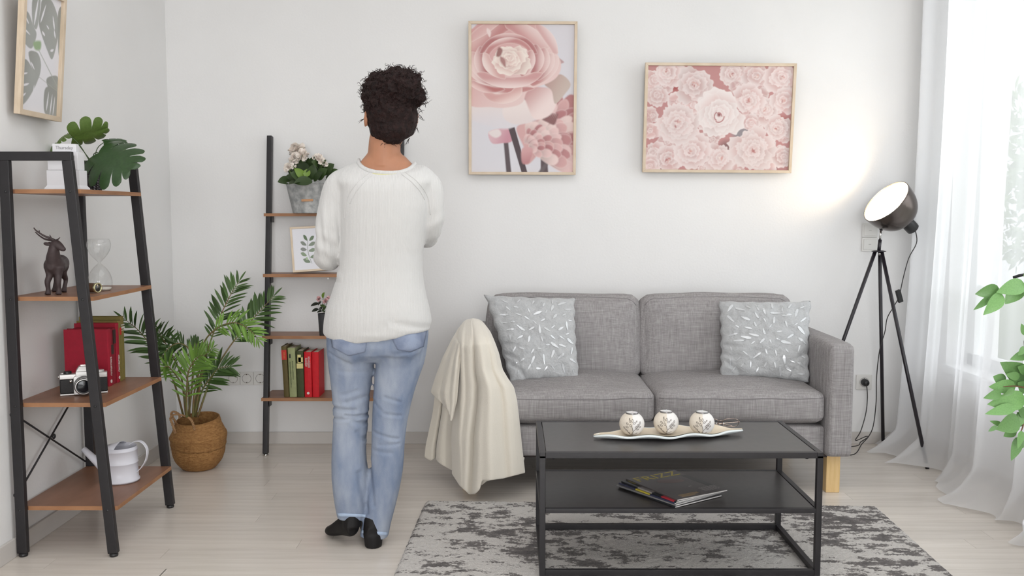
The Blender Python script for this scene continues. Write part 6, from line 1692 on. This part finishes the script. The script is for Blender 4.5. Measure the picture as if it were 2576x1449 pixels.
for (x0, y0, x1, y1, w, d) in ((842, 1020, 900, 1024, 0.007, 0.007), (878, 1036, 926, 1040, 0.006, 0.008), (842, 1047, 905, 1044, 0.006, 0.006), (880, 1004, 925, 992, 0.008, 0.005), (895, 1052, 924, 1060, 0.007, 0.007), (866, 925, 930, 930, 0.007, 0.003), (976, 990, 1010, 1002, 0.006, 0.004), (975, 1032, 1012, 1038, 0.006, 0.004), (945, 1005, 965, 1025, 0.006, 0.003), (945, 1080, 1004, 1096, 0.006, 0.005), (960, 1110, 1006, 1108, 0.006, 0.003), (945, 1125, 990, 1130, 0.007, 0.003), (838, 880, 890, 905, 0.006, 0.003), (965, 888, 1030, 892, 0.007, 0.003), (1000, 880, 1050, 872, 0.006, 0.003), (905, 1080, 922, 1100, 0.008, 0.006), (930, 1160, 945, 1260, 0.008, 0.005), (910, 1180, 926, 1280, 0.009, 0.006), (870, 985, 905, 975, 0.007, 0.003)):
    a, b_ = at(x0, y0, WY), at(x1, y1, WY); creases.append((a.x, a.z, b_.x, b_.z, w, d))
def jwr(me):
    for v, p, n in fast(me):
        w = 0.0022 * noise3(p, (14, 14, 8), 1.0)
        if n.y < 0.3:
            for ax, az, bx, bz, wd, d in creases:
                dx, dz = bx - ax, bz - az; L2 = dx * dx + dz * dz
                t = ((p.x - ax) * dx + (p.z - az) * dz) / L2; tc_ = max(0, min(1, t))
                dd = math.hypot(p.x - ax - tc_ * dx, p.z - az - tc_ * dz)
                if dd < 4 * wd:
                    w -= 0.75 * d * math.exp(-(dd / wd) ** 2)
                    # soft lip beside the crease
                    w += 0.18 * d * math.exp(-((dd - 2.0 * wd) / wd) ** 2)
        v.co = p + n * w
je = bake(mb, [('REMESH', dict(mode='VOXEL', voxel_size=0.0055)), ('SMOOTH', dict(iterations=5, factor=0.5)), ('SUBSURF', dict(levels=1, render_levels=1))], 'jeans', M_denim, pw, post=jwr)
jb = bvh_of(je)
def patch(bv, TL, TR, BR, BL, dip, name, m, parent, off=0.0022, nu=16, nv=12):
    q = MB(); rows = []
    ok = True; G = []
    for j in range(nv):
        v = j / (nv - 1); row = []
        for i in range(nu):
            u = i / (nu - 1)
            x = (TL[0] * (1 - u) + TR[0] * u) * (1 - v) + (BL[0] * (1 - u) + BR[0] * u) * v
            y = (TL[1] * (1 - u) + TR[1] * u) * (1 - v) + (BL[1] * (1 - u) + BR[1] * u) * v + dip * v * (1 - abs(2 * u - 1))
            row.append(hit(bv, x, y, off))
        G.append(row)
    vs = []; idx = {}
    for j in range(nv):
        for i in range(nu):
            if G[j][i] is not None: idx[(i, j)] = len(vs); vs.append(G[j][i])
    fs = [(idx[(i, j)], idx[(i + 1, j)], idx[(i + 1, j + 1)], idx[(i, j + 1)]) for j in range(nv - 1) for i in range(nu - 1) if all(k in idx for k in ((i, j), (i + 1, j), (i + 1, j + 1), (i, j + 1)))]
    q.add(vs, fs); return q.build(name, m, parent, smooth=True, solid=0.0016)
patch(jb, (829, 838), (924, 848), (918, 886), (836, 874), 16, 'back_pocket', M_denim_d, je)
patch(jb, (984, 850), (1074, 832), (1066, 872), (1000, 880), 10, 'back_pocket', M_denim_d, je)
for TL, TR, BR, BL in (((848, 1291), (920, 1294), (919, 1301), (850, 1299)), ((908, 1334), (980, 1340), (978, 1347), (907, 1341))):
    patch(jb, TL, TR, BR, BL, 0, 'hem_band', M_hem, je, 0.0014, 20, 4)

# ---- body: head, neck, trunk, arms with hands, legs as one surface
hc = at(981, 290, WY + 0.005)
RH = Matrix.Rotation(math.radians(22), 4, 'Z') @ Matrix.Rotation(math.radians(4), 4, 'X')
h = lambda x, y, z: hc + RH.to_3x3() @ Vector((x, y, z))
mb = MB()
M3 = RH.to_3x3().to_4x4()
mb.ball(h(0, -0.008, 0.025), 0.073, 0.090, 0.082, 24, 18, M3)
mb.ball(h(0, 0.035, -0.030), 0.060, 0.058, 0.070, 20, 14, M3)
mb.ball(h(0, 0.055, -0.085), 0.036, 0.034, 0.026, 16, 10, M3)
mb.ball(h(0, 0.020, -0.072), 0.052, 0.050, 0.034, 16, 10, M3)
limb([h(0, 0.084, 0.016), h(0, 0.096, -0.012), h(0, 0.104, -0.028)], [0.007, 0.0085, 0.0105], 8, 10)
for s in (-1, 1):
    mb.ball(h(s * 0.012, 0.097, -0.033), 0.008, 0.009, 0.007, 10, 8, M3)
    mb.ball(h(s * 0.030, 0.078, 0.024), 0.022, 0.010, 0.007, 12, 8, M3)
    mb.ball(h(s * 0.030, 0.0835, 0.0095), 0.0155, 0.0095, 0.0050, 12, 8, M3)
    mb.ball(h(s * 0.030, 0.0825, -0.0055), 0.0145, 0.0090, 0.0045, 12, 8, M3)
    mb.ball(h(s * 0.036, 0.068, -0.022), 0.022, 0.022, 0.020, 12, 8, M3)
    mb.ball(h(s * 0.083, -0.012, -0.012), 0.007, 0.017, 0.029, 12, 10, M3 @ Matrix.Rotation(s * 0.35, 4, 'Z'))
    mb.tube([h(s * (0.085 + 0.008 * math.sin(t)), -0.016 - 0.014 * math.cos(t * 0.8), -0.012 + 0.029 * math.cos(t)) for t in [k * PI / 8 for k in range(9)]], 0.004, 8)
mb.ball(h(0, 0.092, -0.058), 0.021, 0.009, 0.0055, 14, 8, M3); mb.ball(h(0, 0.089, -0.069), 0.019, 0.009, 0.0065, 14, 8, M3)
# neck and trapezius into the trunk
nb_c = at(968, 400, WY - 0.012)
limb([h(0, -0.012, -0.045), at(970, 350, WY - 0.004), at(967, 375, WY - 0.008), at(967, 392, WY - 0.008), at(968, 408, WY - 0.004)], [0.060, 0.0555, 0.0555, 0.058, 0.066], 16, 20)
mb.loft([ring(386, 925, 1009, 0.052, 0.045), ring(396, 917, 1022, 0.057, 0.05), ring(405, 909, 1036, 0.0635, 0.052, tilt=6), ring(432, 896, 1050, 0.0655, 0.056), ring(450, 870, 1076, 0.085, 0.085), ring(520, 868, 1074, 0.098, 0.11), ring(640, 872, 1052, 0.094, 0.095), ring(760, 850, 1060, 0.10, 0.095), ring(860, 840, 1062, 0.095, 0.09), ring(890, 850, 1050, 0.07, 0.07)])
limb([at(890, 452, WY), at(858, 468, WY), at(841, 510, WY), at(830, 560, WY - 0.01), at(825, 610, WY - 0.01), at(823, 640, WY + 0.004), at(826, 648, WY + 0.05), (-0.615, WY + 0.13, 1.06), (-0.575, WY + 0.22, 1.10), haL, haL + Vector((0.01, 0.03, 0.01))], [0.030, 0.036, 0.036, 0.034, 0.032, 0.031, 0.029, 0.027, 0.024, 0.022, 0.020], 44)
limb([at(1050, 452, WY), at(1076, 470, WY), at(1085, 508, WY), at(1086, 545, WY + 0.006), at(1082, 570, WY + 0.022), at(1073, 583, WY + 0.06), (-0.315, WY + 0.14, 1.09), (-0.385, WY + 0.23, 1.12), haR, haR + Vector((-0.01, 0.03, 0.01))], [0.030, 0.035, 0.033, 0.031, 0.029, 0.028, 0.027, 0.024, 0.022, 0.020], 44)
for pts in ([at(886, 880, WY), at(884, 1000, WY), at(880, 1060, WY), at(878, 1150, WY + 0.01), at(884, 1290, WY + 0.0), at(884, 1318, WY)], [at(1008, 880, WY), at(990, 1000, WY), at(978, 1070, WY), at(974, 1150, WY + 0.01), at(944, 1320, WY - 0.005), at(940, 1352, WY - 0.01)]):
    limb(pts, [0.066, 0.052, 0.043, 0.042, 0.026, 0.027])
# hands: palm, four fingers of unequal length curled towards each other, thumb from the side
for s, ha in ((1, haL), (-1, haR)):
    fw_ = Vector((s * 0.42, 0.80, 0.25)).normalized(); up = Vector((0, -0.25, 1)); up = (up - fw_ * up.dot(fw_)).normalized(); lat = fw_.cross(up)
    W_ = ha + fw_ * 0.02
    c1 = W_ + fw_ * 0.045
    for o_ in (-0.022, -0.0075, 0.0075, 0.022): mb.tube([W_ + up * o_ * 0.6, W_ + fw_ * 0.05 + up * o_, W_ + fw_ * 0.085 + up * o_ * 1.05], [0.013, 0.0125, 0.0095], 10)
    curl = lat * (-s) if (lat.x * s) > 0 else lat * s
    inward = Vector((s, 0, 0)); inward = (inward - fw_ * inward.dot(fw_)).normalized()
    for o_, ln in ((0.0245, 0.068), (0.0085, 0.077), (-0.0080, 0.072), (-0.0240, 0.056)):
        b0_ = W_ + fw_ * 0.082 + up * o_
        p1 = b0_ + (fw_ * 0.9 + inward * 0.3).normalized() * ln * 0.45
        p2 = p1 + (fw_ * 0.45 + inward * 0.9).normalized() * ln * 0.32
        p3 = p2 + (fw_ * -0.1 + inward * 1.0).normalized() * ln * 0.25
        mb.tube([b0_ - fw_ * 0.01, b0_, p1, p2, p3], [0.0088, 0.0085, 0.0078, 0.0072, 0.0055], 10)
    t0_ = W_ + fw_ * 0.022 + up * 0.022
    mb.tube([t0_, t0_ + (up * 0.8 + fw_ * 0.6 + inward * 0.3).normalized() * 0.030, t0_ + (up * 0.6 + fw_ * 0.9 + inward * 0.5).normalized() * 0.058], [0.0125, 0.0100, 0.0072], 10)
bd = bake(mb, [('REMESH', dict(mode='VOXEL', voxel_size=0.0042)), ('SMOOTH', dict(iterations=4, factor=0.5))], 'body', M_skin, pw)
patch(bvh_of(bd), (929, 430), (1005, 432), (1002, 442), (932, 440), 2, 'undershirt', M_under2, pw, 0.0016, 24, 6)
M_eye = mat('eye_white', rgb(230, 226, 222), 0.2); M_iris = mat('brown_iris', rgb(60, 38, 26), 0.2)
for s in (-1, 1):
    e = MB().ball(h(s * 0.030, 0.0820, 0.002), 0.0120, 0.0085, 0.0075, 14, 10, M3).build('eye', M_eye, pw, smooth=True)
    MB().ball(h(s * 0.030, 0.0895, 0.002), 0.0050, 0.002, 0.0050, 12, 8, M3).build('iris', M_iris, e, smooth=True)

M_lip = mat('lips', rgb(146, 84, 76), 0.45)
q = MB()
q.ball(h(0, 0.0965, -0.0575), 0.0195, 0.0072, 0.0042, 16, 8, M3); q.ball(h(0, 0.0945, -0.0675), 0.0175, 0.0075, 0.0052, 16, 8, M3)
q.build('lips', M_lip, pw, smooth=True)
M_brow = mat('eyebrow', rgb(34, 22, 20), 0.7)
for s in (-1, 1):
    MB().tube(sp3([h(s * 0.014, 0.0885, 0.0215), h(s * 0.030, 0.0885, 0.0265), h(s * 0.048, 0.074, 0.0215)], 12), [0.0022] * 6 + [0.002, 0.0018, 0.0016, 0.0013, 0.001, 0.0006], 6).build('eyebrow', M_brow, pw, smooth=True)

# ---- hair
mb = MB()
def hb(x, y, dY, rx, rz, ry):
    k = 3.2 / 2320
    mb.ball(at(x, y, WY + dY), rx * k, ry, rz * k, 20, 14)
hb(983, 278, -0.012, 66, 76, 0.092); hb(982, 320, -0.042, 54, 40, 0.050); hb(985, 344, -0.046, 34, 20, 0.030)
hb(958, 276, -0.01, 38, 50, 0.07); hb(1020, 295, -0.015, 30, 52, 0.06)
hb(968, 226, 0.022, 56, 44, 0.072); hb(1006, 226, -0.03, 54, 52, 0.075); hb(1044, 240, -0.02, 26, 28, 0.045); hb(962, 222, -0.02, 34, 32, 0.06); hb(1000, 194, -0.015, 38, 24, 0.05); hb(940, 252, 0.0, 26, 38, 0.06); hb(1030, 205, -0.02, 28, 26, 0.05)
def hwr(me):
    for v, p, n in fast(me):
        up_ = max(0, min(1, (p.z - hc.z + 0.01) / 0.06))
        w = (0.004 + 0.007 * up_) * noise3(p, (42, 42, 42), 2.0) + (0.002 + 0.003 * up_) * noise3(p, (95, 95, 95), 5.0)
        w += (1 - up_) * 0.0010 * noise3(p, (160, 60, 30), 8.0)
        v.co = p + n * w
hair = bake(mb, [('REMESH', dict(mode='VOXEL', voxel_size=0.004)), ('SMOOTH', dict(iterations=3, factor=0.5)), ('SUBSURF', dict(levels=1, render_levels=1))], 'hair', M_hair, pw, post=hwr)
off = origin(pw)
vsH = [(v.co + off, v.normal.copy()) for v in hair.data.vertices]
rh = random.Random(13)
q = MB(); q2 = MB()
cnt = 0
while cnt < 620:
    p, nn = rh.choice(vsH)
    upz = p.z - hc.z
    if upz < 0.012 and rh.random() < 0.93: continue
    cnt += 1
    d = (nn + Vector((rh.gauss(0, .6), rh.gauss(0, .6), rh.gauss(0.1, .6)))).normalized()
    a = d.orthogonal().normalized(); b_ = d.cross(a); r_ = rh.uniform(0.003, 0.0075); L_ = rh.uniform(0.010, 0.026); tw = rh.uniform(4, 9); ph = rh.uniform(0, 6)
    pts = [p - nn * 0.003 + d * (L_ * k / 11) + (a * math.cos(ph + tw * k / 11) + b_ * math.sin(ph + tw * k / 11)) * r_ * min(1, k / 3) for k in range(12)]
    q.tube(pts, [0.0009] * 9 + [0.0007, 0.0005, 0.0003], 4, cap=False)
for (x, y), (x2, y2), bow in (((1052, 250), (1082, 246), -0.012), ((1050, 236), (1076, 262), 0.01), ((1046, 225), (1070, 230), -0.01), ((920, 300), (906, 306), 0.01), ((1028, 350), (1022, 362), 0.004), ((962, 355), (976, 382), 0.004), ((1005, 358), (1014, 372), -0.004), ((918, 240), (928, 258), -0.018), ((985, 178), (1010, 166), 0.006), ((955, 200), (948, 178), 0.01), ((1048, 290), (1066, 300), 0.006), ((940, 350), (950, 366), 0.003), ((1046, 320), (1050, 332), 0.004)):
    for k in range(4):
        a = at(x + rh.uniform(-5, 5), y + rh.uniform(-5, 5), WY - 0.04); b_ = at(x2 + rh.uniform(-6, 6), y2 + rh.uniform(-6, 6), WY - 0.04); m_ = (a + b_) / 2 + Vector((0, 0, bow + rh.uniform(-.006, .006)))
        q.tube(sp3([a, m_, b_], 10), [0.0007] * 7 + [0.0005, 0.0004, 0.0002], 4, cap=False)
cl = q.build('curls', M_curl, hair, smooth=True); cl['kind'] = 'stuff'

# ---- shoes
def shoe(pts, rs, sole, name='shoe'):
    mb = MB(); P = sp3(pts, 22); r_ = spline(rs, 22)
    t = (P[-1] - P[0]); t.z = 0; t.normalize(); lat = Vector((t.y, -t.x, 0))
    mb.loft([[p + lat * (float(r[0]) * math.cos(a)) + Vector((0, 0, float(r[1]) * math.sin(a))) for a in [2 * PI * k / 18 for k in range(18)]] for p, r in zip(P, r_)])
    for f in sole: f(mb)
    return bake(mb, [('REMESH', dict(mode='VOXEL', voxel_size=0.004)), ('SMOOTH', dict(iterations=4, factor=0.5))], name, M_shoe, pw, post=lambda me: [setattr(v, 'co', Vector((v.co.x, v.co.y, max(v.co.z, 0.001)))) for v in me.vertices])
x0 = at(937, 1378, 3.17).x
shoe([(x0, 3.162, 0.045), (x0 - 0.003, 3.19, 0.046), (x0 - 0.012, 3.25, 0.042), (x0 - 0.030, 3.32, 0.030), (x0 - 0.046, 3.375, 0.022), (x0 - 0.052, 3.395, 0.018)], [(0.020, 0.036), (0.033, 0.042), (0.034, 0.038), (0.040, 0.028), (0.032, 0.020), (0.012, 0.012)],
     [lambda m: m.loft([[Vector((x0 + a * r * math.cos(t), 3.192 + b_ * r * math.sin(t), z)) for a, b_ in ((0.033, 0.036),) for t in [2 * PI * k / 20 for k in range(20)]] for z, r in ((0.0, 0.90), (0.012, 0.96), (0.045, 1.0))]), lambda m: m.tube([(x0 - 0.004, 3.195, 0.05), (x0, 3.20, 0.105)], [0.034, 0.032], 16)])
hz = at(884, 1322, 3.20); tz = at(836, 1346, 3.30); tz.z = 0.022
shoe([hz + Vector((0.006, -0.03, 0.004)), hz + Vector((0, 0, 0)), hz * 0.62 + tz * 0.38 + Vector((0, 0, 0.006)), hz * 0.25 + tz * 0.75, tz, tz + Vector((-0.020, 0.02, -0.004))], [(0.018, 0.030), (0.034, 0.040), (0.034, 0.036), (0.038, 0.026), (0.030, 0.020), (0.010, 0.010)],
     [lambda m: m.tube([hz + Vector((0.002, -0.005, 0.0)), hz + Vector((0.004, -0.002, 0.045))], [0.034, 0.031], 16)])
